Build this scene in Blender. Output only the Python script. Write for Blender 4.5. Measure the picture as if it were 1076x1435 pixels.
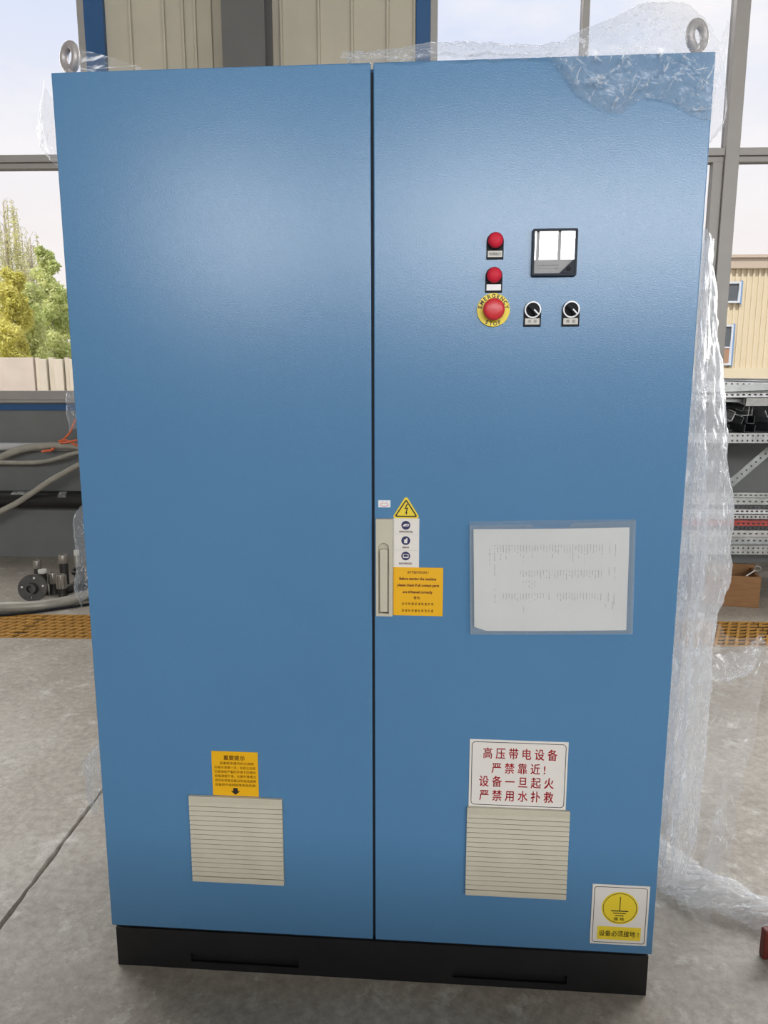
import bpy, bmesh, math, random
import numpy as np
from mathutils import Vector, Matrix, noise
random.seed(7); noise.seed_set(7)
R = math.radians
sc = bpy.context.scene
for o in list(bpy.data.objects): bpy.data.objects.remove(o)
COL = sc.collection

# ------------------------------------------------------------------ camera
F_PX, IW, IH = 1036.0, 1076.0, 1435.0
CAB_ROT = R(-2.4)                       # the cabinet stands slightly askew to the hall
CC = Vector((0.12855, -1.44395, 1.31943))   # camera in the cabinet's own frame
PITCH, YAW = -0.17347, -0.07443
MC = Matrix.Rotation(CAB_ROT, 4, 'Z')
fw_c = Vector((math.sin(YAW)*math.cos(PITCH), math.cos(YAW)*math.cos(PITCH), math.sin(PITCH)))
rt_c = Vector((math.cos(YAW), -math.sin(YAW), 0)); up_c = rt_c.cross(fw_c)
cam_d = bpy.data.cameras.new('camera'); cam = bpy.data.objects.new('camera', cam_d); COL.objects.link(cam)
cam_d.sensor_fit = 'VERTICAL'; cam_d.sensor_height = 36.0; cam_d.lens = 36.0*F_PX/IH
cam_d.clip_start = 0.02; cam_d.clip_end = 300
m = Matrix.Identity(4)
for i in range(3):
    m[i][0] = rt_c[i]; m[i][1] = up_c[i]; m[i][2] = -fw_c[i]; m[i][3] = CC[i]
cam.matrix_world = MC @ m
sc.camera = cam

def ray_c(u, v):
    return fw_c + rt_c*((u-IW/2)/F_PX) - up_c*((v-IH/2)/F_PX)
def cab_y(u, v, y=0.0):          # pixel -> point on a plane parallel to the cabinet front (cabinet frame)
    d = ray_c(u, v); return CC + d*((y-CC.y)/d.y)
def cab_z(u, v, z=0.0):
    d = ray_c(u, v); return CC + d*((z-CC.z)/d.z)
CR = MC @ CC
def room_y(u, v, y):             # pixel -> point on a plane parallel to the hall's window wall
    d = MC.to_3x3() @ ray_c(u, v); return CR + d*((y-CR.y)/d.y)
def room_z(u, v, z=0.0):
    d = MC.to_3x3() @ ray_c(u, v); return CR + d*((z-CR.z)/d.z)

# ------------------------------------------------------------------ world, sun, exposure
sc.view_settings.view_transform = 'Standard'; sc.view_settings.look = 'None'
sc.view_settings.gamma = 1.0; sc.view_settings.use_curve_mapping = False
sc.view_settings.exposure = 0.0
sc.cycles.use_denoising = True
sc.cycles.max_bounces = 8; sc.cycles.transparent_max_bounces = 32
sc.cycles.sample_clamp_indirect = 6.0
w = bpy.data.worlds.new('sky'); sc.world = w; w.use_nodes = True
nt = w.node_tree; nt.nodes.clear()
def N(nt, t, **kw):
    n = nt.nodes.new(t)
    for k, v in kw.items():
        if k in n.inputs.keys() if isinstance(k, str) else False: n.inputs[k].default_value = v
        else: setattr(n, k, v)
    return n
SKY_STRENGTH = 2.6
tc = N(nt, 'ShaderNodeTexCoord'); sep = N(nt, 'ShaderNodeSeparateXYZ')
nt.links.new(tc.outputs['Generated'], sep.inputs[0])
rp = N(nt, 'ShaderNodeValToRGB')
rp.color_ramp.elements[0].position = 0.0; rp.color_ramp.elements[0].color = (1.0, 0.90, 0.80, 1)
rp.color_ramp.elements[1].position = 0.42; rp.color_ramp.elements[1].color = (0.72, 0.80, 0.98, 1)
e = rp.color_ramp.elements.new(0.22); e.color = (0.95, 0.92, 0.93, 1)
nt.links.new(sep.outputs['Z'], rp.inputs[0])
mp = N(nt, 'ShaderNodeMapping'); mp.inputs['Scale'].default_value = (1.0, 1.0, 2.6)
nt.links.new(tc.outputs['Generated'], mp.inputs['Vector'])
cl = N(nt, 'ShaderNodeTexNoise'); cl.inputs['Scale'].default_value = 3.2; cl.inputs['Detail'].default_value = 6; cl.inputs['Roughness'].default_value = 0.55
nt.links.new(mp.outputs[0], cl.inputs['Vector'])
cr = N(nt, 'ShaderNodeValToRGB')
cr.color_ramp.elements[0].position = 0.42; cr.color_ramp.elements[0].color = (0, 0, 0, 1)
cr.color_ramp.elements[1].position = 0.66; cr.color_ramp.elements[1].color = (1, 1, 1, 1)
nt.links.new(cl.outputs['Fac'], cr.inputs[0])
mx = N(nt, 'ShaderNodeMix', data_type='RGBA'); mx.inputs[7].default_value = (1.02, 0.99, 0.98, 1)
nt.links.new(cr.outputs[0], mx.inputs[0]); nt.links.new(rp.outputs[0], mx.inputs[6])
bg = N(nt, 'ShaderNodeBackground'); bg.inputs['Strength'].default_value = SKY_STRENGTH
nt.links.new(mx.outputs[2], bg.inputs['Color'])
wo = N(nt, 'ShaderNodeOutputWorld'); nt.links.new(bg.outputs[0], wo.inputs[0])

sun_d = bpy.data.lights.new('sun_offscreen', 'SUN'); sun = bpy.data.objects.new('sun_offscreen', sun_d); COL.objects.link(sun)
sun_d.energy = 9.0; sun_d.angle = R(2.0); sun_d.color = (1.0, 0.95, 0.86)
sun.rotation_euler = (R(38), 0, R(-25))      # high, from behind the hall, lights what lies beyond the windows

SIDE_L = 28.0       # radiance of the daylight outside the off-picture parts of the window wall, before the dusty glass
DAY_W = 800.0      # daylight coming in through the high windows behind the camera

# ------------------------------------------------------------------ mesh helpers
class MB:
    def __init__(s): s.v = []; s.f = []
    def add(s, vs, fs):
        b = len(s.v); s.v += [tuple(q) for q in vs]; s.f += [tuple(b+i for i in f) for f in fs]; return s
    def box(s, x0, x1, y0, y1, z0, z1, M=None):
        vs = [Vector((x, y, z)) for x in (x0, x1) for y in (y0, y1) for z in (z0, z1)]
        if M is not None: vs = [M @ q for q in vs]
        return s.add(vs, [(0,1,3,2),(4,6,7,5),(0,4,5,1),(2,3,7,6),(0,2,6,4),(1,5,7,3)])
    def tube(s, path, r, n=10, caps=True):
        path = [Vector(q) for q in path]; rr = r if isinstance(r, (list, tuple)) else [r]*len(path)
        rings = []; prev = None
        for i, q in enumerate(path):
            t = (path[min(i+1, len(path)-1)] - path[max(i-1, 0)]).normalized()
            if prev is None:
                a = Vector((0, 0, 1)) if abs(t.z) < 0.9 else Vector((1, 0, 0))
                nrm = (a - t*a.dot(t)).normalized()
            else:
                nrm = (prev - t*prev.dot(t)).normalized()
            prev = nrm; bn = t.cross(nrm)
            rings.append([q + (nrm*math.cos(2*math.pi*k/n) + bn*math.sin(2*math.pi*k/n))*rr[i] for k in range(n)])
        vs = [q for g in rings for q in g]; fs = []
        for i in range(len(rings)-1):
            for k in range(n):
                fs.append((i*n+k, i*n+(k+1) % n, (i+1)*n+(k+1) % n, (i+1)*n+k))
        if caps: fs.append(tuple(reversed(range(n)))); fs.append(tuple((len(rings)-1)*n+k for k in range(n)))
        return s.add(vs, fs)
    def lathe(s, prof, o=(0,0,0), axis=(0,-1,0), n=32):
        # prof: (radius, distance along axis)
        ax = Vector(axis).normalized(); a = Vector((0,0,1)) if abs(ax.z) < 0.9 else Vector((1,0,0))
        e1 = (a - ax*a.dot(ax)).normalized(); e2 = ax.cross(e1); o = Vector(o)
        vs = []; fs = []; m_ = len(prof)
        for r, d in prof:
            for k in range(n):
                an = 2*math.pi*k/n
                vs.append(o + ax*d + (e1*math.cos(an) + e2*math.sin(an))*max(r, 1e-5))
        for i in range(m_-1):
            for k in range(n): fs.append((i*n+k, i*n+(k+1) % n, (i+1)*n+(k+1) % n, (i+1)*n+k))
        if prof[0][0] > 1e-4: fs.append(tuple(reversed(range(n))))
        if prof[-1][0] > 1e-4: fs.append(tuple((m_-1)*n+k for k in range(n)))
        return s.add(vs, fs)
    def torus(s, c, R_, r, ax=(0,1,0), n=32, k=12, sx=1.0, sz=1.0):
        ax = Vector(ax).normalized(); a = Vector((0,0,1)); e1 = (a - ax*a.dot(ax)).normalized(); e2 = ax.cross(e1); c = Vector(c)
        vs = []; fs = []
        for i in range(n):
            an = 2*math.pi*i/n; d = e1*math.cos(an)*sz + e2*math.sin(an)*sx
            for j in range(k):
                b = 2*math.pi*j/k
                vs.append(c + d*(R_ + r*math.cos(b)) + ax*(r*math.sin(b)))
        for i in range(n):
            for j in range(k): fs.append((i*k+j, ((i+1) % n)*k+j, ((i+1) % n)*k+(j+1) % k, i*k+(j+1) % k))
        return s.add(vs, fs)
    def grid(s, P, nu, nv):
        vs = [P(i/(nu-1), j/(nv-1)) for i in range(nu) for j in range(nv)]
        fs = [(i*nv+j, (i+1)*nv+j, (i+1)*nv+j+1, i*nv+j+1) for i in range(nu-1) for j in range(nv-1)]
        return s.add(vs, fs)
    def mesh(s, name):
        me = bpy.data.meshes.new(name); me.from_pydata(s.v, [], s.f); me.update(); return me
    def build(s, name, mat, parent=None, smooth=None, bevel=0.0):
        return link(name, s.mesh(name), mat, parent, smooth, bevel)

def link(name, me, mat, parent=None, smooth=None, bevel=0.0):
    if mat is not None:
        me.materials.clear(); me.materials.append(mat)
    bm = bmesh.new(); bm.from_mesh(me); bmesh.ops.recalc_face_normals(bm, faces=bm.faces); bm.to_mesh(me); bm.free()
    if smooth is not None:
        me.polygons.foreach_set('use_smooth', [True]*len(me.polygons))
        if smooth > 0: me.set_sharp_from_angle(angle=R(smooth))
    o = bpy.data.objects.new(name, me); COL.objects.link(o)
    if parent is not None: o.parent = parent
    if bevel > 0:
        md = o.modifiers.new('bevel', 'BEVEL'); md.width = bevel; md.segments = 2; md.limit_method = 'ANGLE'; md.angle_limit = R(40)
    return o

def tag(o, label, cat, group=None):
    o['label'] = label; o['category'] = cat
    if group: o['group'] = group
    return o
def struct(o):
    o['kind'] = 'structure'; return o
def empty(name, loc=(0,0,0), rz=0.0, parent=None):
    o = bpy.data.objects.new(name, None); COL.objects.link(o); o.location = loc; o.rotation_euler = (0,0,rz)
    o.empty_display_size = 0.05
    if parent is not None: o.parent = parent
    return o
def dup(o, parent=None):
    c = o.copy(); COL.objects.link(c)
    if parent is not None: c.parent = parent
    for ch in o.children:
        d = ch.copy(); COL.objects.link(d); d.parent = c
        for g in ch.children:
            q = g.copy(); COL.objects.link(q); q.parent = d
    return c

def rrect(x0, x1, y0, y1, r, n=5):
    pts = []
    for cx_, cy_, a0 in ((x1-r, y1-r, 0), (x0+r, y1-r, 90), (x0+r, y0+r, 180), (x1-r, y0+r, 270)):
        for k in range(n+1):
            a = R(a0 + 90*k/n); pts.append((cx_+r*math.cos(a), cy_+r*math.sin(a)))
    return pts
def circ(cx_, cy_, r, n=24):
    return [(cx_+r*math.cos(2*math.pi*k/n), cy_+r*math.sin(2*math.pi*k/n)) for k in range(n)]

def plate_mesh(polys, depth, bevel=0.0, y=0.0):
    """flat outline with holes (drawn in x,z) -> solid standing in the xz plane, back face at y, front at y-depth"""
    cu = bpy.data.curves.new('outline', 'CURVE'); cu.dimensions = '2D'; cu.fill_mode = 'BOTH'
    cu.extrude = max(depth/2 - bevel, 1e-6); cu.bevel_depth = bevel; cu.bevel_resolution = 1
    if bevel: cu.offset = -bevel
    for p in polys:
        sp = cu.splines.new('POLY'); sp.points.add(len(p)-1); sp.use_cyclic_u = True
        for k, (x, z) in enumerate(p): sp.points[k].co = (x, z, 0, 1)
    o = bpy.data.objects.new('outline', cu)
    me = bpy.data.meshes.new_from_object(o)
    bpy.data.objects.remove(o); bpy.data.curves.remove(cu)
    for v in me.vertices:
        x, z, d = v.co; v.co = (x, y - depth/2 - d, z)
    return me
def plate(name, polys, depth, mat, parent, y=0.0, bevel=0.0, smooth=None):
    return link(name, plate_mesh(polys, depth, bevel, y), mat, parent, smooth)

def text_mesh(body, size, offset=0.0, align='CENTER', sx=1.0, spacing=1.0, shear=0.0):
    cu = bpy.data.curves.new('text', 'FONT'); cu.body = body; cu.size = size; cu.align_x = align; cu.align_y = 'CENTER'
    cu.resolution_u = 2; cu.offset = offset; cu.space_character = spacing; cu.shear = shear
    o = bpy.data.objects.new('text', cu); COL.objects.link(o)
    bpy.context.view_layer.update()
    me = bpy.data.meshes.new_from_object(o.evaluated_get(bpy.context.evaluated_depsgraph_get()))
    bpy.data.objects.remove(o); bpy.data.curves.remove(cu)
    for v in me.vertices: v.co = (v.co.x*sx, v.co.y, 0)
    return me
def lettering(name, lines, mat, parent, y, fit=True):
    """lines: (body, x, z, size, width or None, offset) -> ONE flat mesh of print"""
    made = None
    for body, x, z, size, width, off, *rest in lines:
        mb = MB(); cjk = any(ord(c_) > 0x2fff for c_ in body)
        me = text_mesh(body, size, 0.0 if cjk else off)
        xs = [v.co.x for v in me.vertices]; ys = [v.co.y for v in me.vertices]
        if not xs: continue
        k = (width/(max(xs)-min(xs))) if width else 1.0
        cx_ = (max(xs)+min(xs))/2; cy_ = (max(ys)+min(ys))/2
        a = rest[0] if rest else 0.0
        vs = []
        for v in me.vertices:
            px, pz = (v.co.x-cx_)*k, v.co.y-cy_
            vs.append((x + px*math.cos(a) - pz*math.sin(a), y, z + px*math.sin(a) + pz*math.cos(a)))
        fs = [tuple(p.vertices) for p in me.polygons]
        for dx, dz in (((-.5, -.5), (.5, -.5), (.5, .5), (-.5, .5)) if cjk and off > 0 else ((0, 0),)):
            mb.add([(q[0]+dx*off, q[1], q[2]+dz*off) for q in vs], fs)
        bpy.data.meshes.remove(me)
        made = mb.build(name, mat, parent)
    return made

def interp(tab, x):
    if x <= tab[0][0]: return tab[0][1]
    for (a, b), (c, d) in zip(tab, tab[1:]):
        if x <= c: return b + (d-b)*(x-a)/(c-a) if c > a else d
    return tab[-1][1]
def spline(pts, n=10):
    pts = [Vector(q) for q in pts]; out = []
    for i in range(len(pts)-1):
        p0 = pts[max(i-1, 0)]; p1 = pts[i]; p2 = pts[i+1]; p3 = pts[min(i+2, len(pts)-1)]
        for k in range(n):
            t = k/n
            out.append(0.5*((2*p1) + (p2-p0)*t + (2*p0-5*p1+4*p2-p3)*t*t + (3*p1-p0-3*p2+p3)*t*t*t))
    out.append(pts[-1]); return out

# ------------------------------------------------------------------ materials
def mat(name, col, rough=0.5, metal=0.0, spec=0.5, var=0.0, vscale=8.0, bump=0.0, bscale=60.0, col2=None, coat=0.0, detail=4.0, stretch=None, coat_rough=0.1):
    M = bpy.data.materials.new(name); M.use_nodes = True; nt = M.node_tree
    b = nt.nodes['Principled BSDF']; b.inputs['Base Color'].default_value = (*col, 1)
    b.inputs['Roughness'].default_value = rough; b.inputs['Metallic'].default_value = metal
    b.inputs['Specular IOR Level'].default_value = spec; b.inputs['Coat Weight'].default_value = coat; b.inputs['Coat Roughness'].default_value = coat_rough
    if var > 0 or bump > 0 or col2:
        tc = nt.nodes.new('ShaderNodeTexCoord'); vec = tc.outputs['Object']
        if stretch:
            mp = nt.nodes.new('ShaderNodeMapping'); mp.inputs['Scale'].default_value = stretch
            nt.links.new(vec, mp.inputs[0]); vec = mp.outputs[0]
    if var > 0 or col2:
        n = nt.nodes.new('ShaderNodeTexNoise'); n.inputs['Scale'].default_value = vscale; n.inputs['Detail'].default_value = detail
        n.inputs['Roughness'].default_value = 0.6
        nt.links.new(vec, n.inputs['Vector'])
        r = nt.nodes.new('ShaderNodeValToRGB'); r.color_ramp.elements[0].position = 0.3; r.color_ramp.elements[1].position = 0.7
        c2 = col2 if col2 else tuple(min(1, c*(1+var)) for c in col)
        c1 = col if col2 else tuple(c*(1-var) for c in col)
        r.color_ramp.elements[0].color = (*c1, 1); r.color_ramp.elements[1].color = (*c2, 1)
        nt.links.new(n.outputs['Fac'], r.inputs[0]); nt.links.new(r.outputs[0], b.inputs['Base Color'])
    if bump > 0:
        n2 = nt.nodes.new('ShaderNodeTexNoise'); n2.inputs['Scale'].default_value = bscale; n2.inputs['Detail'].default_value = 3
        nt.links.new(vec, n2.inputs['Vector'])
        bp = nt.nodes.new('ShaderNodeBump'); bp.inputs['Strength'].default_value = bump; bp.inputs['Distance'].default_value = 0.002
        nt.links.new(n2.outputs['Fac'], bp.inputs['Height']); nt.links.new(bp.outputs[0], b.inputs['Normal'])
    return M

m_blue = mat('blue powder coat', (0.082, 0.212, 0.385), 0.23, 0, 0.5, var=0.03, vscale=2.0, bump=0.12, bscale=420)
m_blue_dark = mat('cabinet inside', (0.02, 0.05, 0.12), 0.6)
m_seal = mat('door gap rubber', (0.022, 0.022, 0.024), 0.7)
m_plinth = mat('black plinth paint', (0.009, 0.009, 0.011), 0.5, 0, 0.5, var=0.25, vscale=9, bump=0.1, bscale=200)
m_black = mat('black plastic', (0.012, 0.012, 0.016), 0.6, spec=0.2)
m_cream = mat('beige plastic', (0.52, 0.48, 0.38), 0.45, var=0.04, vscale=20)
m_white = mat('white print film', (0.74, 0.70, 0.65), 0.4)
m_whitelabel = mat('white label', (0.8, 0.8, 0.8), 0.35)
m_silverlabel = mat('silver label', (0.55, 0.53, 0.48), 0.4)
m_yellow = mat('yellow sticker', (0.80, 0.60, 0.03), 0.45)
m_orange = mat('amber sticker', (0.80, 0.42, 0.003), 0.45)
m_ringyel = mat('safety yellow', (0.85, 0.66, 0.02), 0.4)
m_brown = mat('brown ink', (0.13, 0.02, 0.005), 0.5)
m_ink = mat('black ink', (0.02, 0.015, 0.015), 0.5)
m_redink = mat('red ink', (0.62, 0.02, 0.035), 0.5)
m_navy = mat('navy ink', (0.02, 0.02, 0.10), 0.5)
m_red = mat('red button plastic', (0.62, 0.03, 0.04), 0.35)
m_redlens = mat('red lens', (0.60, 0.015, 0.04), 0.55, spec=0.3)
m_chrome = mat('bright ring', (0.85, 0.85, 0.87), 0.45, 0.1)
m_paper = mat('paper', (0.78, 0.74, 0.71), 0.7, var=0.02, vscale=12)
m_print = mat('grey print', (0.30, 0.27, 0.27), 0.7)
m_dial = mat('meter dial', (0.50, 0.50, 0.49), 0.6)
m_meter = mat('meter frame', (0.035, 0.042, 0.055), 0.6, spec=0.2)
m_steel = mat('galvanised steel', (0.50, 0.50, 0.49), 0.45, 0.6, var=0.15, vscale=30)
m_zinc = mat('zinc eye bolt', (0.40, 0.37, 0.36), 0.45, 0.4, var=0.1, vscale=40)
m_steel2 = mat('dull slotted steel', (0.42, 0.43, 0.42), 0.45, 0.5, var=0.18, vscale=14)
m_redsteel = mat('red slotted steel', (0.45, 0.06, 0.05), 0.5, 0.0, var=0.15, vscale=20)
m_dark_shade_steel = mat('dark and shaded steel', (0.09, 0.095, 0.10), 0.45, 0.6, var=0.3, vscale=10)  # own colour of the dark stack strips; painted-in shade on the low heap offcuts
m_dado = mat('grey wall paint', (0.175, 0.182, 0.178), 0.65, var=0.12, vscale=1.6)
m_bluetrim = mat('blue trim paint', (0.022, 0.092, 0.235), 0.45, var=0.05, vscale=6)
m_clad = mat('cream cladding', (0.52, 0.475, 0.375), 0.6, var=0.06, vscale=2.5)
m_alu = mat('window aluminium', (0.36, 0.34, 0.32), 0.5, 0.2, var=0.04, vscale=5)
m_column = mat('grey column paint', (0.13, 0.125, 0.12), 0.6, var=0.05, vscale=3)
m_wall = mat('hall wall paint', (0.26, 0.25, 0.23), 0.7, var=0.05, vscale=1)
m_ceil = mat('hall roof sheet', (0.24, 0.24, 0.23), 0.7, var=0.05, vscale=1)
m_pipeblack = mat('black pipe', (0.012, 0.012, 0.012), 0.35, var=0.4, vscale=5)
m_tape = mat('silver tape', (0.6, 0.6, 0.6), 0.35, 0.5, col2=(0.05,0.05,0.05), vscale=25)
m_conduit = mat('zinc conduit', (0.55, 0.55, 0.56), 0.35, 0.2, var=0.08, vscale=8)
m_hose = mat('grey hose', (0.36, 0.34, 0.29), 0.45, 0.2, var=0.12, vscale=12)
m_cable = mat('orange cable', (0.75, 0.16, 0.06), 0.45)
m_iron = mat('cast iron', (0.05, 0.045, 0.04), 0.5, 0.4, var=0.4, vscale=18)
m_collar = mat('machined collar', (0.34, 0.31, 0.27), 0.4, 0.6, var=0.15, vscale=40)
m_whitering = mat('white ring', (0.7, 0.68, 0.63), 0.5)
m_grate = mat('ochre grating', (0.44, 0.22, 0.035), 0.55, var=0.25, vscale=12)
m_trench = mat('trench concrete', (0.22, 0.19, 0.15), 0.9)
m_wood = mat('crate wood', (0.22, 0.10, 0.035), 0.65, col2=(0.31, 0.155, 0.055), vscale=10, stretch=(1, 8, 8))
m_tan = mat('tan board', (0.42, 0.38, 0.30), 0.6, var=0.1, vscale=10)
m_redpaint = mat('dark red paint', (0.16, 0.02, 0.012), 0.5, var=0.2, vscale=15)
m_bark = mat('bark', (0.42, 0.38, 0.28), 0.9, var=0.3, vscale=8)
m_bwall = mat('outside cream sheet', (0.66, 0.58, 0.42), 0.7, var=0.03, vscale=1)
m_bfascia = mat('outside fascia', (0.50, 0.42, 0.34), 0.7)
m_bframe = mat('outside window frame', (0.60, 0.64, 0.70), 0.5)
m_bblue = mat('outside blue frame', (0.16, 0.30, 0.55), 0.5)
m_bpane = mat('outside pane', (0.10, 0.115, 0.13), 0.15)
m_bpanel = mat('outside brown panel', (0.36, 0.22, 0.14), 0.6)
m_fence = mat('outside wall panel', (0.60, 0.52, 0.45), 0.8, var=0.10, vscale=2.0)
m_fence2 = mat('outside wall rib', (0.62, 0.56, 0.46), 0.8, var=0.06, vscale=3.0)
m_ground = mat('outside ground', (0.30, 0.27, 0.22), 0.9, var=0.15, vscale=0.8)

def leaf_mat(name, c1, c2):
    M = bpy.data.materials.new(name); M.use_nodes = True; nt = M.node_tree; nt.nodes.clear()
    tc = nt.nodes.new('ShaderNodeTexCoord'); n = nt.nodes.new('ShaderNodeTexNoise'); n.inputs['Scale'].default_value = 1.3; n.inputs['Detail'].default_value = 5
    nt.links.new(tc.outputs['Object'], n.inputs['Vector'])
    r = nt.nodes.new('ShaderNodeValToRGB'); r.color_ramp.elements[0].position = .35; r.color_ramp.elements[1].position = .65
    r.color_ramp.elements[0].color = (*c1, 1); r.color_ramp.elements[1].color = (*c2, 1); nt.links.new(n.outputs['Fac'], r.inputs[0])
    d = nt.nodes.new('ShaderNodeBsdfDiffuse'); t = nt.nodes.new('ShaderNodeBsdfTranslucent'); x = nt.nodes.new('ShaderNodeMixShader'); x.inputs[0].default_value = .4
    nt.links.new(r.outputs[0], d.inputs[0]); nt.links.new(r.outputs[0], t.inputs[0]); nt.links.new(d.outputs[0], x.inputs[1]); nt.links.new(t.outputs[0], x.inputs[2])
    o = nt.nodes.new('ShaderNodeOutputMaterial'); nt.links.new(x.outputs[0], o.inputs[0]); return M
m_willow = leaf_mat('willow leaves', (0.58, 0.58, 0.28), (0.86, 0.84, 0.50))
m_leaf = leaf_mat('hedge leaves', (0.52, 0.60, 0.24), (0.86, 0.88, 0.50))
m_leafy = leaf_mat('yellow green leaves', (0.66, 0.63, 0.16), (0.90, 0.86, 0.36))

def glass(name, tint, gloss, rough=0.0, milk=0.0):
    M = bpy.data.materials.new(name); M.use_nodes = True; nt = M.node_tree; nt.nodes.clear()
    t = nt.nodes.new('ShaderNodeBsdfTransparent'); t.inputs[0].default_value = (*tint, 1)
    g = nt.nodes.new('ShaderNodeBsdfGlossy'); g.inputs['Roughness'].default_value = rough
    x = nt.nodes.new('ShaderNodeMixShader'); x.inputs[0].default_value = gloss
    o = nt.nodes.new('ShaderNodeOutputMaterial')
    src = t.outputs[0]
    if milk:
        d = nt.nodes.new('ShaderNodeBsdfDiffuse'); d.inputs[0].default_value = (.75, .8, .82, 1); y = nt.nodes.new('ShaderNodeMixShader'); y.inputs[0].default_value = milk
        nt.links.new(src, y.inputs[1]); nt.links.new(d.outputs[0], y.inputs[2]); src = y.outputs[0]
    nt.links.new(src, x.inputs[1]); nt.links.new(g.outputs[0], x.inputs[2]); nt.links.new(x.outputs[0], o.inputs[0])
    return M
m_pane = glass('dusty window glass', (0.61, 0.61, 0.615), 0.0, 0.02)
m_meterglass = glass('meter cover', (0.95, 0.95, 0.96), 0.05, 0.0)
m_acrylic = glass('clear pocket plastic', (0.965, 0.975, 0.98), 0.035, 0.12, 0.075)

def film_material(name, scale, stretch, base, line, rim=.4):
    """clear stretch film: mostly see-through, whitened along its creases"""
    M = bpy.data.materials.new(name); M.use_nodes = True; nt = M.node_tree; nt.nodes.clear(); L = nt.links.new
    tc = nt.nodes.new('ShaderNodeTexCoord'); mp = nt.nodes.new('ShaderNodeMapping'); mp.inputs['Scale'].default_value = stretch
    L(tc.outputs['Object'], mp.inputs[0])
    facs = []
    for ang, sc_, th in ((20, 1.0, .60), (-48, .8, .61), (80, 1.3, .62)):
        m2 = nt.nodes.new('ShaderNodeMapping'); m2.vector_type = 'TEXTURE'; m2.inputs['Rotation'].default_value = (R(ang*.4), R(ang), R(ang*.3)); m2.inputs['Scale'].default_value = (1/(scale*sc_*4.0), 1/(scale*sc_*4.0), 1/(scale*sc_*.7))
        L(mp.outputs[0], m2.inputs[0])
        v = nt.nodes.new('ShaderNodeTexNoise'); v.inputs['Scale'].default_value = 1.0; v.inputs['Detail'].default_value = 3; v.inputs['Roughness'].default_value = .6; v.inputs['Distortion'].default_value = .6
        L(m2.outputs[0], v.inputs['Vector'])
        r = nt.nodes.new('ShaderNodeMapRange'); r.inputs['From Min'].default_value = th; r.inputs['From Max'].default_value = th+.10; r.clamp = True
        L(v.outputs['Fac'], r.inputs['Value']); facs.append(r.outputs[0])
    m9 = nt.nodes.new('ShaderNodeMath'); m9.operation = 'MAXIMUM'; L(facs[1], m9.inputs[0]); L(facs[2], m9.inputs[1]); facs[1] = m9.outputs[0]
    pn = nt.nodes.new('ShaderNodeTexNoise'); pn.inputs['Scale'].default_value = scale*0.35; pn.inputs['Detail'].default_value = 4
    L(tc.outputs['Object'], pn.inputs['Vector'])
    pr = nt.nodes.new('ShaderNodeMapRange'); pr.inputs['From Min'].default_value = 0.32; pr.inputs['From Max'].default_value = 0.58; L(pn.outputs['Fac'], pr.inputs['Value'])
    mxx = nt.nodes.new('ShaderNodeMath'); mxx.operation = 'MAXIMUM'; L(facs[0], mxx.inputs[0])
    m5 = nt.nodes.new('ShaderNodeMath'); m5.operation = 'MULTIPLY'; m5.inputs[1].default_value = .85; L(facs[1], m5.inputs[0]); L(m5.outputs[0], mxx.inputs[1])
    mu = nt.nodes.new('ShaderNodeMath'); mu.operation = 'MULTIPLY'; L(mxx.outputs[0], mu.inputs[0]); L(pr.outputs[0], mu.inputs[1])
    fa = nt.nodes.new('ShaderNodeMath'); fa.operation = 'MULTIPLY_ADD'; fa.inputs[1].default_value = line; fa.inputs[2].default_value = base; fa.use_clamp = True
    L(mu.outputs[0], fa.inputs[0])
    lw = nt.nodes.new('ShaderNodeLayerWeight'); lw.inputs['Blend'].default_value = .5
    pw = nt.nodes.new('ShaderNodeMath'); pw.operation = 'POWER'; pw.inputs[1].default_value = 4.0; L(lw.outputs['Facing'], pw.inputs[0])
    fr = nt.nodes.new('ShaderNodeMath'); fr.operation = 'MULTIPLY_ADD'; fr.inputs[1].default_value = rim; fr.inputs[2].default_value = .02; L(pw.outputs[0], fr.inputs[0])
    t = nt.nodes.new('ShaderNodeBsdfTransparent'); t.inputs[0].default_value = (0.97, 0.97, 0.97, 1)
    d = nt.nodes.new('ShaderNodeBsdfDiffuse'); d.inputs[0].default_value = (0.92, 0.93, 0.95, 1)
    tl = nt.nodes.new('ShaderNodeBsdfTranslucent'); tl.inputs[0].default_value = (0.95, 0.96, 0.98, 1)
    g = nt.nodes.new('ShaderNodeBsdfGlossy'); g.inputs['Roughness'].default_value = 0.24; g.inputs['Color'].default_value = (1, 1, 1, 1)
    dt = nt.nodes.new('ShaderNodeMixShader'); dt.inputs[0].default_value = .55; L(d.outputs[0], dt.inputs[1]); L(tl.outputs[0], dt.inputs[2])
    a = nt.nodes.new('ShaderNodeMixShader'); L(fa.outputs[0], a.inputs[0]); L(t.outputs[0], a.inputs[1]); L(dt.outputs[0], a.inputs[2])
    b = nt.nodes.new('ShaderNodeMixShader'); L(fr.outputs[0], b.inputs[0]); L(a.outputs[0], b.inputs[1]); L(g.outputs[0], b.inputs[2])
    o = nt.nodes.new('ShaderNodeOutputMaterial'); L(b.outputs[0], o.inputs[0]); return M
m_film = film_material('stretch film', 30, (1, 1, 1), 0.15, 0.85, .08)
m_filmside = film_material('bunched stretch film', 20, (1, 1, 0.7), 0.32, 0.95)
m_filmpull = film_material('pulled stretch film', 30, (0.25, 1, 1), 0.07, 0.7)
m_filmloose = film_material('loose clear film', 15, (1, 1, 1), 0.10, 0.75)

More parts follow.
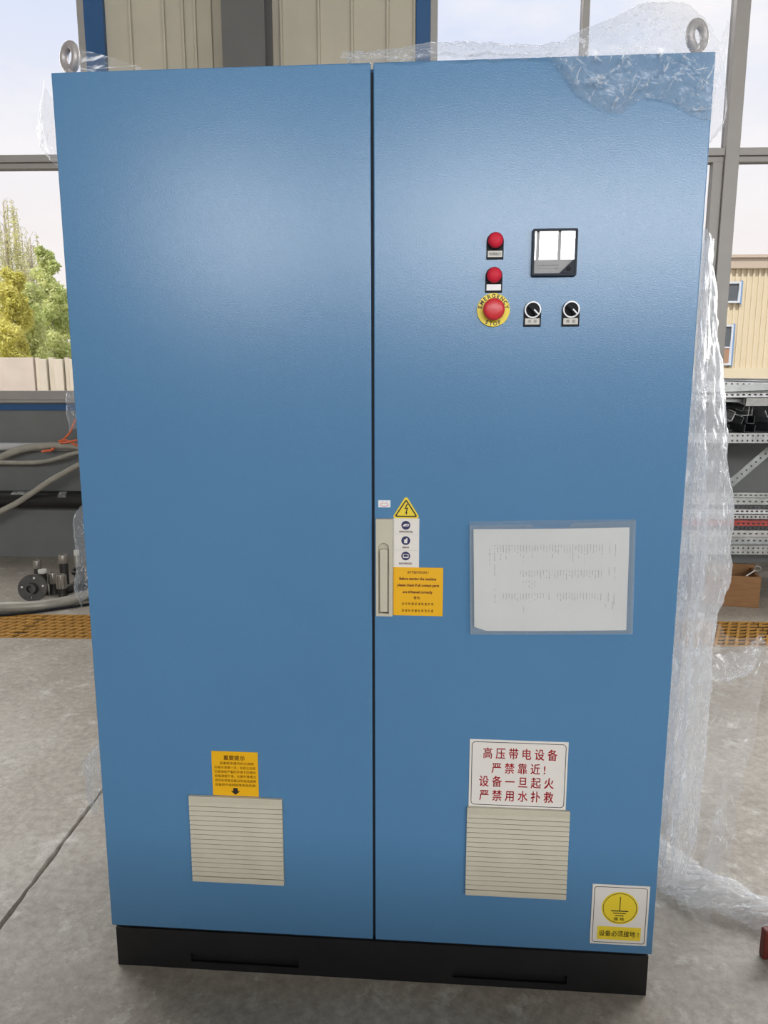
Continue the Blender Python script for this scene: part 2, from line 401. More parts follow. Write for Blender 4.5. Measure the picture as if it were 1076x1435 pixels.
def floor_material():
    M = bpy.data.materials.new('concrete floor'); M.use_nodes = True; nt = M.node_tree; L = nt.links.new
    b = nt.nodes['Principled BSDF']; tc = nt.nodes.new('ShaderNodeTexCoord'); V = tc.outputs['Object']
    def noise_(s, d, r=0.6):
        n = nt.nodes.new('ShaderNodeTexNoise'); n.inputs['Scale'].default_value = s; n.inputs['Detail'].default_value = d; n.inputs['Roughness'].default_value = r; L(V, n.inputs['Vector']); return n.outputs['Fac']
    def ramp(f, *els):
        r = nt.nodes.new('ShaderNodeValToRGB')
        while len(r.color_ramp.elements) < len(els): r.color_ramp.elements.new(.5)
        for e_, (p, c) in zip(r.color_ramp.elements, els): e_.position = p; e_.color = (*c, 1)
        L(f, r.inputs[0]); return r.outputs[0]
    def mixc(f, a, c, mode='MIX'):
        x = nt.nodes.new('ShaderNodeMix'); x.data_type = 'RGBA'; x.blend_type = mode
        if isinstance(f, float): x.inputs[0].default_value = f
        else: L(f, x.inputs[0])
        L(a, x.inputs[6])
        if isinstance(c, tuple): x.inputs[7].default_value = (*c, 1)
        else: L(c, x.inputs[7])
        return x.outputs[2]
    base = ramp(noise_(1.6, 8, .65), (.30, (.27, .235, .19)), (.5, (.37, .335, .285)), (.72, (.46, .43, .375)))
    fine = ramp(noise_(38, 6, .75), (.35, (.72, .70, .68)), (.65, (1.12, 1.12, 1.12)))
    c = mixc(1.0, base, fine, 'MULTIPLY')
    scr = ramp(noise_(9, 10, .8), (.54, (0, 0, 0)), (.66, (1, 1, 1)))
    c = mixc(scr, c, (.55, .53, .48))
    vo = nt.nodes.new('ShaderNodeTexVoronoi'); vo.inputs['Scale'].default_value = 9.0; vo.inputs['Randomness'].default_value = 1.0; L(V, vo.inputs['Vector'])
    sp = ramp(vo.outputs['Distance'], (.055, (1, 1, 1)), (.085, (0, 0, 0)))
    gate = ramp(noise_(3.1, 2), (.60, (0, 0, 0)), (.64, (1, 1, 1)))
    x = nt.nodes.new('ShaderNodeMath'); x.operation = 'MULTIPLY'; L(sp, x.inputs[0]); L(gate, x.inputs[1])
    c = mixc(x.outputs[0], c, (.07, .06, .05))
    L(c, b.inputs['Base Color'])
    rr = nt.nodes.new('ShaderNodeMapRange'); rr.inputs['To Min'].default_value = .36; rr.inputs['To Max'].default_value = .62; L(noise_(5, 5), rr.inputs['Value']); L(rr.outputs[0], b.inputs['Roughness'])
    bp = nt.nodes.new('ShaderNodeBump'); bp.inputs['Strength'].default_value = .25; bp.inputs['Distance'].default_value = .004
    L(noise_(45, 6, .7), bp.inputs['Height']); L(bp.outputs[0], b.inputs['Normal'])
    return M
m_floor = floor_material()

# ================================================================== THE HALL
WY = 4.0            # window wall
XL, XR, YF, ZC = -9.0, 9.0, -8.2, 6.0
T0, T1 = 2.19, 2.585  # trench
JX = -0.93
def floor_mesh():
    mb = MB(); rnd = random.Random(3)
    ys = [YF]; y = YF
    while y < T0-0.04:
        y += 0.03 if -1.5 < y < T0 else 0.5
        ys.append(min(y, T0))
    ys[-1] = T0
    rows = []
    for y in ys:
        a = noise.noise((0, y*9, 1))*.006 + rnd.uniform(-.002, .002); c = noise.noise((5, y*9, 1))*.006 + rnd.uniform(-.002, .002)
        rows.append([(XL, y, 0), (JX-.007+a, y, 0), (JX-.004+a, y, -.02), (JX+.004+c, y, -.02), (JX+.007+c, y, 0), (XR, y, 0)])
    vs = [q for r_ in rows for q in r_]
    fs = [(i*6+k, i*6+k+1, (i+1)*6+k+1, (i+1)*6+k) for i in range(len(rows)-1) for k in range(5)]
    mb.add(vs, fs)
    mb.add([(XL, T1, 0), (XR, T1, 0), (XR, WY+.1, 0), (XL, WY+.1, 0)], [(0, 1, 2, 3)])
    return mb
floor = struct(floor_mesh().build('floor', m_floor))
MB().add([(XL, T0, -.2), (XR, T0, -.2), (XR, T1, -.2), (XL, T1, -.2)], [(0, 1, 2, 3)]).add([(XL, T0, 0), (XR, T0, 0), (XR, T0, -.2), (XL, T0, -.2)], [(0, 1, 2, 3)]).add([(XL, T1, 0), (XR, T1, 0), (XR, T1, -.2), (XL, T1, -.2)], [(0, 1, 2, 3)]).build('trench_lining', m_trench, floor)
struct(MB().box(XL, XR, YF, WY+.3, ZC, ZC+.1).build('ceiling', m_ceil))
struct(MB().box(XL-.2, XL, YF, WY+.3, 0, ZC).build('wall_left', m_wall))
struct(MB().box(XR, XR+.2, YF, WY+.3, 0, ZC).build('wall_right', m_wall))
# wall behind the camera: solid below and above a band of high windows
OPW = [(-3.7, -1.95), (-0.95, .945), (.975, 1.205), (1.235, 2.9), (2.94, 4.6), (5.2, 8.5)]
OZ0, OZ1 = 2.80, 3.65
fb = MB().box(XL, XR, YF-.2, YF, 0, OZ0).box(XL, XR, YF-.2, YF, OZ1, ZC)
xs = sorted(OPW); cur = XL
for a, b in xs:
    fb.box(cur, a, YF-.2, YF, OZ0, OZ1); cur = b
fb.box(cur, XR, YF-.2, YF, OZ0, OZ1)
struct(fb.build('wall_front', m_wall))

for k, (a, b) in enumerate(OPW):
    ld = bpy.data.lights.new('high_window_%d_offscreen' % (k+1), 'AREA'); ld.shape = 'RECTANGLE'; ld.size = b-a; ld.size_y = OZ1-OZ0
    ld.energy = DAY_W*(b-a)/12.0; ld.color = (0.96, 0.98, 1.0)
    o = bpy.data.objects.new('high_window_%d_offscreen' % (k+1), ld); COL.objects.link(o); o.location = ((a+b)/2, YF-.1, (OZ0+OZ1)/2); o.rotation_euler = (R(90), 0, 0)

# ---- window wall
zs = room_y(40, 562, WY).z            # top of the dado
wallb = struct(MB().box(XL, XR, WY, WY+.2, 0, zs).box(XL, XR, WY, WY+.25, 5.2, ZC).build('wall_back', m_dado))
z_b0, z_b1 = room_y(0, 575, WY).z, room_y(0, 566, WY).z
struct(MB().box(XL, XR, WY-.012, WY, z_b0, z_b1).build('trim_1', m_bluetrim, bevel=.003))
struct(MB().box(XL, XR, WY-.03, WY+.06, zs-.012, zs+.008).build('trim_2', m_alu, bevel=.003))
xb0, xb1 = room_y(118, 0, WY).x, room_y(145, 0, WY).x
xc0, xc1 = room_y(583, 0, WY).x, room_y(603, 0, WY).x
for k, (a, b) in enumerate(((xb0, xb1), (xc0, xc1))):
    struct(MB().box(a, b, WY-.03, WY+.12, zs, 5.2).build('trim_%d' % (3+k), m_bluetrim, bevel=.004))
# cream metal cladding between the two windows: one tray per panel with a raised rib at its edge
edges = [xb1] + [room_y(u, 0, WY).x for u in (183, 230, 257, 274, 296, 345, 395, 448, 495, 545)] + [xc0]
for a, b in zip(edges, edges[1:]):
    pm = MB().box(a, b, WY+.01, WY+.05, zs+.008, 5.2)
    pm.box(b-.018, b-.002, WY-.012, WY+.01, zs+.008, 5.2)
    pm.build('cladding_panel', m_clad, wallb, bevel=.003)
# steel column in front of the cladding
c0 = room_y(310, 0, WY-.3).x; c1 = room_y(370, 0, WY-.3).x; cm = (c0+c1)/2
col_ = MB().box(c0, c1, WY-.32, WY-.305, 0, 5.9).box(cm-.006, cm+.006, WY-.305, WY-.04, 0, 5.9).box(c0, c1, WY-.04, WY-.0125, 0, 5.9)
col_.box(c0-.04, c1+.04, WY-.36, WY-.013, 0.0, .02)
tag(col_.build('steel_column', m_column), 'grey H-section steel column in front of the cream cladding', 'column')

tz0, tz1 = room_y(40, 236, WY).z, room_y(40, 218, WY).z
def window(name, xa, xb, bars, sash=()):
    root = empty(name, ((xa+xb)/2, WY, zs)); struct(root); ox, oz = (xa+xb)/2, zs
    def bx(n, a, b, y0, y1, z0, z1, mt=m_alu, bev=.004):
        return MB().box(a-ox, b-ox, y0, y1, z0-oz, z1-oz).build(n, mt, root, bevel=bev)
    zt = 5.2
    bx('frame_rail', xa, xb, -.02, .06, zs+.008, zs+.075); bx('frame_rail', xa, xb, -.02, .06, zt-.05, zt)
    bx('frame_stile', xa, xa+.05, -.02, .06, zs+.07, zt-.05); bx('frame_stile', xb-.05, xb, -.02, .06, zs+.07, zt-.05)
    bx('transom', xa+.05, xb-.05, -.025, .06, tz0+.035, tz1); bx('transom_rail', xa+.05, xb-.05, -.01, .055, tz0-.005, tz0+.032)
    cuts = [xa+.05] + [q for x, wd in bars for q in (x-wd/2, x+wd/2)] + [xb-.05]
    for x, wd in bars: bx('mullion', x-wd/2, x+wd/2, -.035, .06, zs+.07, zt-.05)
    for x, sgn in sash: bx('sash_stile', min(x, x+sgn*.07), max(x, x+sgn*.07), -.012, .05, zs+.07, tz0)
    for a, b in zip(cuts[::2], cuts[1::2]):
        bx('pane', a, b, .02, .026, zs+.07, tz0, m_pane, 0); bx('pane', a, b, .02, .026, tz1, zt-.05, m_pane, 0)
    return root
window('window_1', -8.9, xb0, [(x, .05 if i % 2 else .10) for i, x in enumerate((xb0-6.12, xb0-5.1, xb0-4.08, xb0-3.06, xb0-2.04, xb0-1.02))])
xm1 = room_y(821, 0, WY).x; xm2 = room_y(1040, 0, WY).x
window('window_2', xc1, 8.9, [(xm1, .045), (xm2, .095)] + [(xm2+1.02*k, .05 if k % 2 else .095) for k in range(1, 7)], sash=[(xm2-.0475, -1)])

for nm, x0_, x1_, z0_, z1_ in (('window_left_offscreen', -8.8, -4.2, zs+.1, 5.1), ('window_right_offscreen', 3.75, 8.8, zs+.1, 5.1),
                               ('window_left_upper_offscreen', -4.2, xb0-.06, 4.0, 5.1), ('window_right_upper_offscreen', xc1+.06, 3.75, 4.0, 5.1)):
    ld = bpy.data.lights.new(nm, 'AREA'); ld.shape = 'RECTANGLE'; ld.size = x1_-x0_; ld.size_y = z1_-z0_
    ld.energy = SIDE_L*math.pi*(x1_-x0_)*(z1_-z0_); ld.color = (1.0, .985, .96)
    o = bpy.data.objects.new(nm, ld); COL.objects.link(o); o.location = ((x0_+x1_)/2, WY+.12, (z0_+z1_)/2); o.rotation_euler = (R(-90), 0, 0)

# unseen low cupboards added behind the camera to shade the cabinet foot and floor
def cupboard(x, label):
    c = empty('shade_cupboard', (x, -3.2, 0)); tag(c, label, 'cupboard', 'unseen cupboards added to shade the cabinet foot')
    MB().box(-.60, .60, -.25, .25, 0, 1.19).build('body', m_column, c, bevel=.005)
    MB().box(-.62, .62, -.28, .28, 1.19, 1.23).build('worktop', m_wood, c, bevel=.005)
    for sg in (-1, 1):
        d = MB().box(min(sg*.01, sg*.58), max(sg*.01, sg*.58), .25, .27, .06, 1.12).build('door', m_dado, c, bevel=.004)
        MB().box(sg*.06-.012, sg*.06+.012, .27, .295, .66, .80).build('handle', m_steel, d, bevel=.003)
for k in range(5): cupboard(-2.5+1.26*k, 'unseen grey two-door cupboard added to shade the foot of the blue cabinet')

# ================================================================== THE CABINET
cab = empty('control_cabinet', (0, 0, 0), CAB_ROT)
tag(cab, 'tall blue two-door electrical control cabinet on a black plinth', 'cabinet')
ZT, ZB, HW, DP = 0.1+1.7868, 0.1, 0.6, 0.5
MB().box(-HW+.002, HW-.002, .022, DP, ZB, ZT-.002).build('body', m_blue, cab, bevel=.003)
for a, b in ((-HW, -.0035), (.0015, HW)):
    MB().box(a, b, 0, .0205, ZB+.004, ZT).build('door', m_blue, cab, bevel=.0022)
MB().box(-.004, .002, .013, .022, ZB+.005, ZT-.012).build('door_seal', m_seal, cab)
# plinth with two long fork slots
pl = empty('plinth', (0, 0, 0), 0, cab)
PX0, PX1 = -.592, .594
plate('front_panel', [[(PX0, 0), (PX1, 0), (PX1, .097), (PX0, .097)],
      [(-.42, .018), (-.172, .018), (-.172, .040), (-.42, .040)], [(.173, .016), (.423, .016), (.423, .038), (.173, .038)]], .003, m_plinth, pl, y=.006)
MB().box(PX0, PX0+.003, .006, DP-.005, 0, .0985).build('side_panel', m_plinth, pl)
MB().box(PX1-.003, PX1, .006, DP-.005, 0, .0985).build('side_panel', m_plinth, pl)
MB().box(PX0, PX1, DP-.008, DP-.005, 0, .0985).build('rear_panel', m_plinth, pl)
for x0 in (-.43, .163):
    MB().box(x0, x0+.27, .012, .014, .002, .06).build('slot_backing', m_plinth, pl)
MB().box(PX0+.004, PX1-.004, .007, DP-.009, .090, .0985).build('top_flange', m_plinth, pl)
# lifting eyes
for u, v, tw in ((98, 81, 30), (977, 51, -34)):
    e_ = empty('lifting_eye', (0, 0, 0), 0, cab); q = cab_y(u, v, .045); zc = q.z
    ax = (math.sin(R(tw)), math.cos(R(tw)), 0)
    MB().torus((q.x, .045, zc), .0192, .0080, ax, 36, 12, 1.0, 1.10).build('ring', m_zinc, e_, smooth=0)
    MB().lathe([(.016, 0), (.016, .006), (.012, .010), (.010, max(.012, zc-.020-ZT))], (q.x, .045, ZT-.0025), (0, 0, 1), 24).build('collar', m_zinc, e_, smooth=40)

# swing handle
hd = empty('door_handle', (0, 0, 0), 0, cab)
def stadium(x0, x1, z0, z1, r, n=10):
    c = (x0+x1)/2; hw = (x1-x0)/2
    pts = [(x0, z0), (x1, z0)]
    for k in range(n+1):
        a = math.pi*k/n; pts.append((c + hw*math.cos(a), z1-r + r*math.sin(a)))
    return pts
hx0, hx1, hz0, hz1 = .0052, .0394, .8535, 1.0535
lz0, lz1 = cab_y(538, 859, -.01).z, cab_y(538, 763, -.01).z
plate('escutcheon', [rrect(hx0, hx1, hz0, hz1, .0015, 3), stadium(.0105, .0315, lz0-.001, lz1+.003, .010)], .013, m_cream, hd, y=0, bevel=.0008)
MB().box(.0105, .0315, -.002, -.0005, lz0, lz1+.002).build('recess', m_cream, hd)
lv = plate_mesh([stadium(.0130, .0290, lz0+.002, lz1-.009, .0035)], .0095, .0015, -.0025)
link('lever', lv, m_cream, hd)
# plastic side strip between handle and pictogram plate
# stickers -----------------------------------------------------------
def fpx(u, v): q = cab_y(u, v, 0); return q.x, q.z
# tiny round-stamp label
st = empty('inspection_label', (0, 0, 0), 0, cab)
MB().box(.0095, .0337, -.0005, 0, 1.0752, 1.0893).build('backing', m_whitelabel, st)
arc1 = [(.0215+.0085*math.cos(t), 1.0805-.0030*math.sin(t)) for t in [math.pi*k/12 for k in range(13)]]
arc2 = [(.0215+.0085*math.cos(t), 1.0812+.0024*math.sin(t)) for t in [math.pi*k/12 for k in range(13)]]
def stroke(mb, pts, w_, y):
    for (x0, z0), (x1, z1) in zip(pts, pts[1:]):
        d = Vector((x1-x0, z1-z0)); n_ = Vector((-d.y, d.x)).normalized()*w_/2 if d.length > 0 else Vector((0, 0))
        mb.add([(x0+n_.x, y, z0+n_.y), (x1+n_.x, y, z1+n_.y), (x1-n_.x, y, z1-n_.y), (x0-n_.x, y, z0-n_.y)], [(0, 1, 2, 3)])
mbx = MB(); stroke(mbx, arc1, .0009, -.0008); stroke(mbx, arc2, .0005, -.0008); mbx.build('red_mark', m_redink, st)
mbx = MB(); [stroke(mbx, [(a, 1.0862), (a+.0032, 1.0862)], .0009, -.0008) for a in (.0165, .0245)]; mbx.build('dark_mark', m_print, st)
# lightning triangle
st = empty('voltage_warning_sign', (0, 0, 0), 0, cab)
def tri(cx_, zb, zt, hw, r, n=5):
    pts = []; P3 = [(cx_-hw, zb), (cx_+hw, zb), (cx_, zt)]
    for i in range(3):
        p0 = Vector(P3[i-1]); p1 = Vector(P3[i]); p2 = Vector(P3[(i+1) % 3]); d0 = (p0-p1).normalized(); d2 = (p2-p1).normalized()
        half = d0.angle(d2)/2; L_ = r/math.tan(half); c_ = p1 + (d0+d2).normalized()*(r/math.sin(half))
        a = p1+d0*L_-c_; b = p1+d2*L_-c_
        a0 = math.atan2(a.y, a.x); a1 = math.atan2(b.y, b.x); da = (a1-a0+math.pi) % (2*math.pi)-math.pi
        for k in range(n+1): t = a0+da*k/n; pts.append((c_.x+r*math.cos(t), c_.y+r*math.sin(t)))
    return pts
tcx = .0648
plate('backing', [tri(tcx, 1.0535, 1.0995, .0283, .0042)], .0012, m_yellow, st, y=0)
plate('black_triangle', [tri(tcx, 1.0565, 1.0925, .0235, .0026), tri(tcx, 1.0590, 1.0880, .0188, .001)], .0003, m_ink, st, y=-.0012)
bolt = [(.0662, 1.0832), (.0612, 1.0722), (.0658, 1.0732), (.0642, 1.0658), (.0628, 1.0668), (.0652, 1.0605), (.0680, 1.0662), (.0663, 1.0660), (.0690, 1.0758), (.0645, 1.0748), (.0688, 1.0832)]
plate('lightning_bolt', [bolt], .0003, m_ink, st, y=-.0012)
# pictogram plate: three navy discs
st = empty('pictogram_sticker', (0, 0, 0), 0, cab)
MB().box(.0398, .0912, -.0008, 0, .9537, 1.0537).build('backing', m_white, st)
cz = [fpx(568.5, v)[1] for v in (736, 757.5, 779)]; pcx = .0645
for z in (fpx(568, 749)[1], fpx(568, 771)[1]): MB().add([(.042, -.0010, z-.0003), (.089, -.0010, z-.0003), (.089, -.0010, z+.0003), (.042, -.0010, z+.0003)], [(0, 1, 2, 3)]).build('divider', m_silverlabel, st)
for z in cz: plate('navy_disc', [circ(pcx, z, .0089, 28)], .0003, m_navy, st, y=-.0008)
plate('glove_mark', [[(pcx-.0065, cz[0]-.002), (pcx-.003, cz[0]+.0028), (pcx+.005, cz[0]+.003), (pcx+.0068, cz[0]+.001), (pcx+.005, cz[0]-.002)], [(pcx-.0005, cz[0]-.0005), (pcx+.003, cz[0]+.0014), (pcx+.0052, cz[0]+.0006), (pcx+.003, cz[0]-.0008)]], .0002, m_white, st, y=-.0011)
plate('hand_mark', [[(pcx-.0032, cz[1]-.005), (pcx-.0036, cz[1]+.0015), (pcx-.001, cz[1]+.0025), (pcx+.002, cz[1]+.0055), (pcx+.0036, cz[1]+.004), (pcx+.003, cz[1]-.005)]], .0002, m_white, st, y=-.0011)
plate('manual_mark', [rrect(pcx-.0058, pcx+.0058, cz[2]-.004, cz[2]+.004, .0015, 3), rrect(pcx-.0042, pcx+.0042, cz[2]-.0015, cz[2]+.0028, .0005, 2)], .0002, m_white, st, y=-.0011)
lettering('print', [('维修前请切断电源。', pcx+.0005, fpx(568, 745)[1], .0046, .0275, .0001), ('戴绝缘手套', pcx, fpx(568, 767)[1], .0042, .013, .0001), ('操作前请阅读说明。', pcx, fpx(568, 789.5)[1], .0046, .0265, .0001)], m_brown, st, -.0010)
# ATTENTION sticker
st = empty('attention_sticker', (0, 0, 0), 0, cab)
MB().box(.0400, .1398, -.0014, 0, .8532, .9537).build('backing', m_orange, st)
ac = .0900
def azz(v): return fpx(586, v)[1]
lettering('print', [('ATTENTION !', ac-.001, azz(802), .0068, .043, .0002), ('Before starting the machine', ac-.001, azz(811.5), .0075, .074, .0003),
    ('please check if all contact parts', ac, azz(820.5), .0075, .084, .0003), ('are tightened correctly', ac-.001, azz(830), .0075, .060, .0003),
    ('警告:', ac-.002, azz(837.5), .0066, None, .0001), ('启 动 机 器 前 请 检 查 所 有', ac-.001, azz(846), .0062, .064, .0001), ('连 接 处 的 螺 丝 是 否 拧 紧', ac-.001, azz(855.5), .0062, .064, .0001)], m_brown, st, -.0016)
# important-hint sticker over the left vent
st = empty('hint_sticker', (0, 0, 0), 0, cab)
MB().box(-.3509, -.2500, -.0010, 0, .4375, .5403).build('backing', m_orange, st)
hc = -.3005
L6 = ['设备柜体通风的过滤网', '应每天清理一次，在粉尘及其', '它脏物较严重的环境下应随时', '检查清理干净，长期不清理过', '滤网会导致设备过热造成故障', '设备损坏或烧毁等其他后果!']
lettering('print', [('重要提示', hc-.001, .5262, .0118, .046, .0003)] + [(t, hc+(.004 if k == 0 else 0), .5135-.0101*k, .0068, .074 if k == 0 else .090, .00005) for k, t in enumerate(L6)], m_brown, st, -.0012)
plate('arrow', [[(hc-.0055, .4560), (hc+.0045, .4560), (hc+.0045, .4488), (hc+.0095, .4488), (hc-.0005, .4400), (hc-.0105, .4488), (hc-.0055, .4488)]], .0003, m_ink, st, y=-.0010)
# high-voltage board
st = empty('high_voltage_sign', (0, 0, 0), 0, cab)
MB().box(.2000, .4025, -.0020, 0, .4370, .5890).build('backing', m_white, st, bevel=.0006)
plate('border', [rrect(.2045, .3985, .4415, .5845, .008), rrect(.2058, .3972, .4428, .5832, .0067)], .0003, m_ink, st, y=-.0020)
def hz(v): return fpx(727, v)[1]
lettering('print', [('高 压 带 电 设 备', .3045, hz(1056), .0265, .152, .0005), ('严 禁 靠 近 !', .302, hz(1076.5), .0255, .110, .0005),
    ('设 备 一 旦 起 火', .2985, hz(1095.5), .0265, .154, .0005), ('严 禁 用 水 扑 救', .2990, hz(1115), .0265, .153, .0005)], m_redink, st, -.0025)
# earthing board
st = empty('earthing_sign', (0, 0, 0), 0, cab)
MB().box(.4663, .5861, -.0020, 0, .1256, .2680).build('backing', m_white, st, bevel=.0006)
plate('border', [rrect(.4707, .5817, .1300, .2636, .006), rrect(.4719, .5805, .1312, .2624, .0049)], .0003, m_ink, st, y=-.0020)
gx, gz = .5258, .2140
plate('yellow_disc', [circ(gx, gz, .0385, 48)], .0003, m_yellow, st, y=-.0020)
plate('earth_symbol_ring', [circ(gx, gz, .0355, 48), circ(gx, gz, .0343, 48)], .0002, m_ink, st, y=-.0023)
for a, b, c, d in ((gx-.0008, gx+.0008, .2080, .2415), (gx-.0185, gx+.0180, .2062, .2085), (gx-.0135, gx+.0130, .2010, .2030), (gx-.0090, gx+.0085, .1955, .1975)):
    MB().add([(a, -.0026, c), (b, -.0026, c), (b, -.0026, d), (a, -.0026, d)], [(0, 1, 2, 3)]).build('earth_symbol_bar', m_ink, st)
MB().box(.4810, .5725, -.0023, -.002, .1375, .1690).build('yellow_strip', m_yellow, st)
lettering('print', [('接 地', gx-.001, .1885, .0085, .022, .0001), ('设备必须接地 !', .5265, .1530, .0150, .083, .0002)], m_ink, st, -.0027)

# filter vents: thin frame and sixteen louvres each
def vent(x0, x1, z0, z1):
    e_ = empty('vent_filter', (0, 0, 0), 0, cab)
    MB().box(x0+.002, x1-.002, -.0015, 0, z0+.002, z1-.002).build('frame', m_cream, e_)
    MB().box(x0, x1, -.0090, -.001, z1-.0135, z1).build('top_rail', m_cream, e_, bevel=.0008)
    MB().box(x0, x1, -.0090, -.001, z0, z0+.0125).build('bottom_rail', m_cream, e_, bevel=.0008)
    n = 16; p_ = (z1-.0135-(z0+.0125))/n; first = None
    for k in range(n):
        zz = z0+.0125+p_*k
        if first is None:
            mb = MB()   # louvre: wedge leaning out at its foot
            mb.add([(x, y, z) for x in (x0, x1) for y, z in ((-.001, .0026), (-.0090, .0026), (-.0070, p_), (-.001, p_))],
                   [(0, 1, 2, 3), (7, 6, 5, 4), (0, 4, 5, 1), (1, 5, 6, 2), (2, 6, 7, 3), (3, 7, 4, 0)])
            first = mb.build('louvre', m_cream, e_); o = first
        else:
            o = first.copy(); COL.objects.link(o); o.parent = e_
        o.location = (0, 0, zz)
VY = -.0075
for a, b in (((264, 1113.5), (398, 1241)), ((654.5, 1131), (793, 1261))):
    q0 = cab_y(*a, VY); q1 = cab_y(*b, VY); vent(q0.x, q1.x, q1.z, .4368)

# document pocket
TILT = R(1.6)
pk = empty('document_pocket', (.1963, 0, .8204), 0, cab); pk.rotation_euler = (0, -TILT, 0)
PW, PH = .3185, .229
plate('front_sheet', [[(0, 0), (PW, 0), (PW, PH), (.199, PH-.004), (.189, PH-.0125), (.127, PH-.0125), (.121, PH-.006), (.004, PH-.006), (0, PH-.006)]], .0012, m_acrylic, pk, y=-.013)
plate('back_sheet', [[(0, 0), (PW, 0), (PW, PH), (0, PH)]], .001, m_acrylic, pk, y=-.0005)
MB().box(0, PW, -.0135, -.001, 0, .0025).build('bottom_edge', m_acrylic, pk)
MB().box(0, .0025, -.0135, -.001, .0025, PH-.006).build('side_edge', m_acrylic, pk)
MB().box(PW-.0025, PW, -.0135, -.001, .0025, PH).build('side_edge', m_acrylic, pk)
# the paper inside it
ps = empty('paper_sheet', (0, 0, 0), CAB_ROT)
tag(ps, 'white printed paper sheet kept in the clear pocket on the cabinet door', 'paper')
po = empty('sheet_pivot')
def pp(a, b):   # sheet coordinates 0..1 -> cabinet frame
    x0, z0 = .2040, .8262; X = a*.3000; Z = b*.2085
    y = -.007 - .003*math.sin(a*3.1)*(.3+.7*b) - .0015*math.sin(b*5+a*4)
    if a < .08 and b < .06: Z += (.08-a)*.10*(1-b/.06)
    return Vector((x0 + X*math.cos(TILT) - Z*math.sin(TILT), y, z0 + X*math.sin(TILT) + Z*math.cos(TILT)))
bpy.data.objects.remove(po)
MB().grid(pp, 40, 20).build('sheet', m_paper, ps, smooth=0)
mbx = MB(); rnd = random.Random(5)
def mark(a, b, w_, h_):
    vs = [pp(a, b), pp(a+w_, b), pp(a+w_, b+h_), pp(a, b+h_)]
    mbx.add([q+Vector((0, -.0003, 0)) for q in vs], [(0, 1, 2, 3)])
def column_marks(a, top, bottom, dens, w_=.0048):
    b = top
    while b > bottom:
        h_ = rnd.uniform(.006, .014)
        if rnd.random() < dens: mark(a, b-h_, w_*rnd.uniform(.5, 1), h_)
        b -= h_ + .005
for i in range(38):
    a = .135+.0187*i
    column_marks(a, .845, .845-rnd.uniform(.055, .085), .9)
    if rnd.random() < .3: column_marks(a, .755, .755-rnd.uniform(.02, .09), .5)
    if i > 8: column_marks(a, .595, .595-rnd.uniform(.045, .075), .85)
    if 8 < i < 15: column_marks(a, .49, .49-rnd.uniform(.02, .08), .5)
    if i > 2 and i not in (18, 20, 21): column_marks(a, .372, .372-rnd.uniform(.04, .07), .9)
column_marks(.102, .80, .665, .9, .006)
for t in (.76, .66, .59, .56, .45, .36): column_marks(.134, t, t-.06, .85, .006)
column_marks(.325, .25, .18, .8); column_marks(.86, .26, .20, .8); column_marks(.905, .28, .20, .8)
for t in (.84, .62, .37): column_marks(.875, t, t-.08, .75); column_marks(.912, t, t-.11, .75)
mbx.build('print', m_print, ps)

# indicator lamps
def legend(e_, cx_, cz_, hw, zb, mt=m_black):
    pts = [(cx_-hw, zb), (cx_+hw, zb)] + [(cx_+hw*math.cos(math.pi*k/16), cz_+hw*math.sin(math.pi*k/16)) for k in range(17)]
    plate('legend_plate', [pts], .0035, mt, e_, y=0, bevel=.0004)
def lamp(cx_, cz_, zb, lab, txt):
    e_ = empty('indicator_lamp', (0, 0, 0), 0, cab)
    legend(e_, cx_, cz_, .0156, zb)
    MB().lathe([(.0150, .0034), (.0150, .0075), (.0142, .0085)], (cx_, 0, cz_), n=36).build('bezel', m_black, e_, smooth=40)
    MB().lathe([(.0138, .008), (.0138, .0125), (.0130, .0150), (.0105, .0175), (.006, .0190), (0, .0195)], (cx_, 0, cz_), n=36).build('lens', m_redlens, e_, smooth=50)
    MB().box(cx_-.0133, cx_+.0133, -.0042, -.0034, zb+.0035, zb+.0145).build('name_label', lab, e_)
    if txt: lettering('print', [(txt, cx_, zb+.009, .0062, .021, .0001)], m_print, e_, -.0044)
lamp(.2270, 1.5765, 1.5445, m_silverlabel, '电源指示')
lamp(.2262, 1.5150, 1.4848, m_whitelabel, '')
# emergency stop
es = empty('emergency_stop', (0, 0, 0), 0, cab); ex, ez = .2265, 1.4532
plate('yellow_disc', [circ(ex, ez, .0305, 56)], .0038, m_ringyel, es, y=-.0002, bevel=.0004)
ltr = []
for k, ch in enumerate('EMERGENCY'):
    a = R(168 - 156*k/8); ltr.append((ch, ex+.0255*math.cos(a), ez+.0255*math.sin(a), .0098, None, .0003, a-math.pi/2))
for k, ch in enumerate('STOP'):
    a = R(-118 + 15.5*k*1.2 + 0); ltr.append((ch, ex+.0252*math.cos(a), ez+.0252*math.sin(a), .0098, None, .0003, a+math.pi/2))
lettering('print', ltr, m_ink, es, -.0043)
MB().lathe([(.0135, .004), (.0135, .014)], (ex, 0, ez), n=36).build('stem', m_black, es, smooth=40)
MB().lathe([(.0185, .0125), (.0197, .0135), (.0200, .0185), (.0188, .0220), (.0150, .0240), (.008, .0250), (0, .0252)], (ex, 0, ez), n=48).build('mushroom_button', m_red, es, smooth=50)
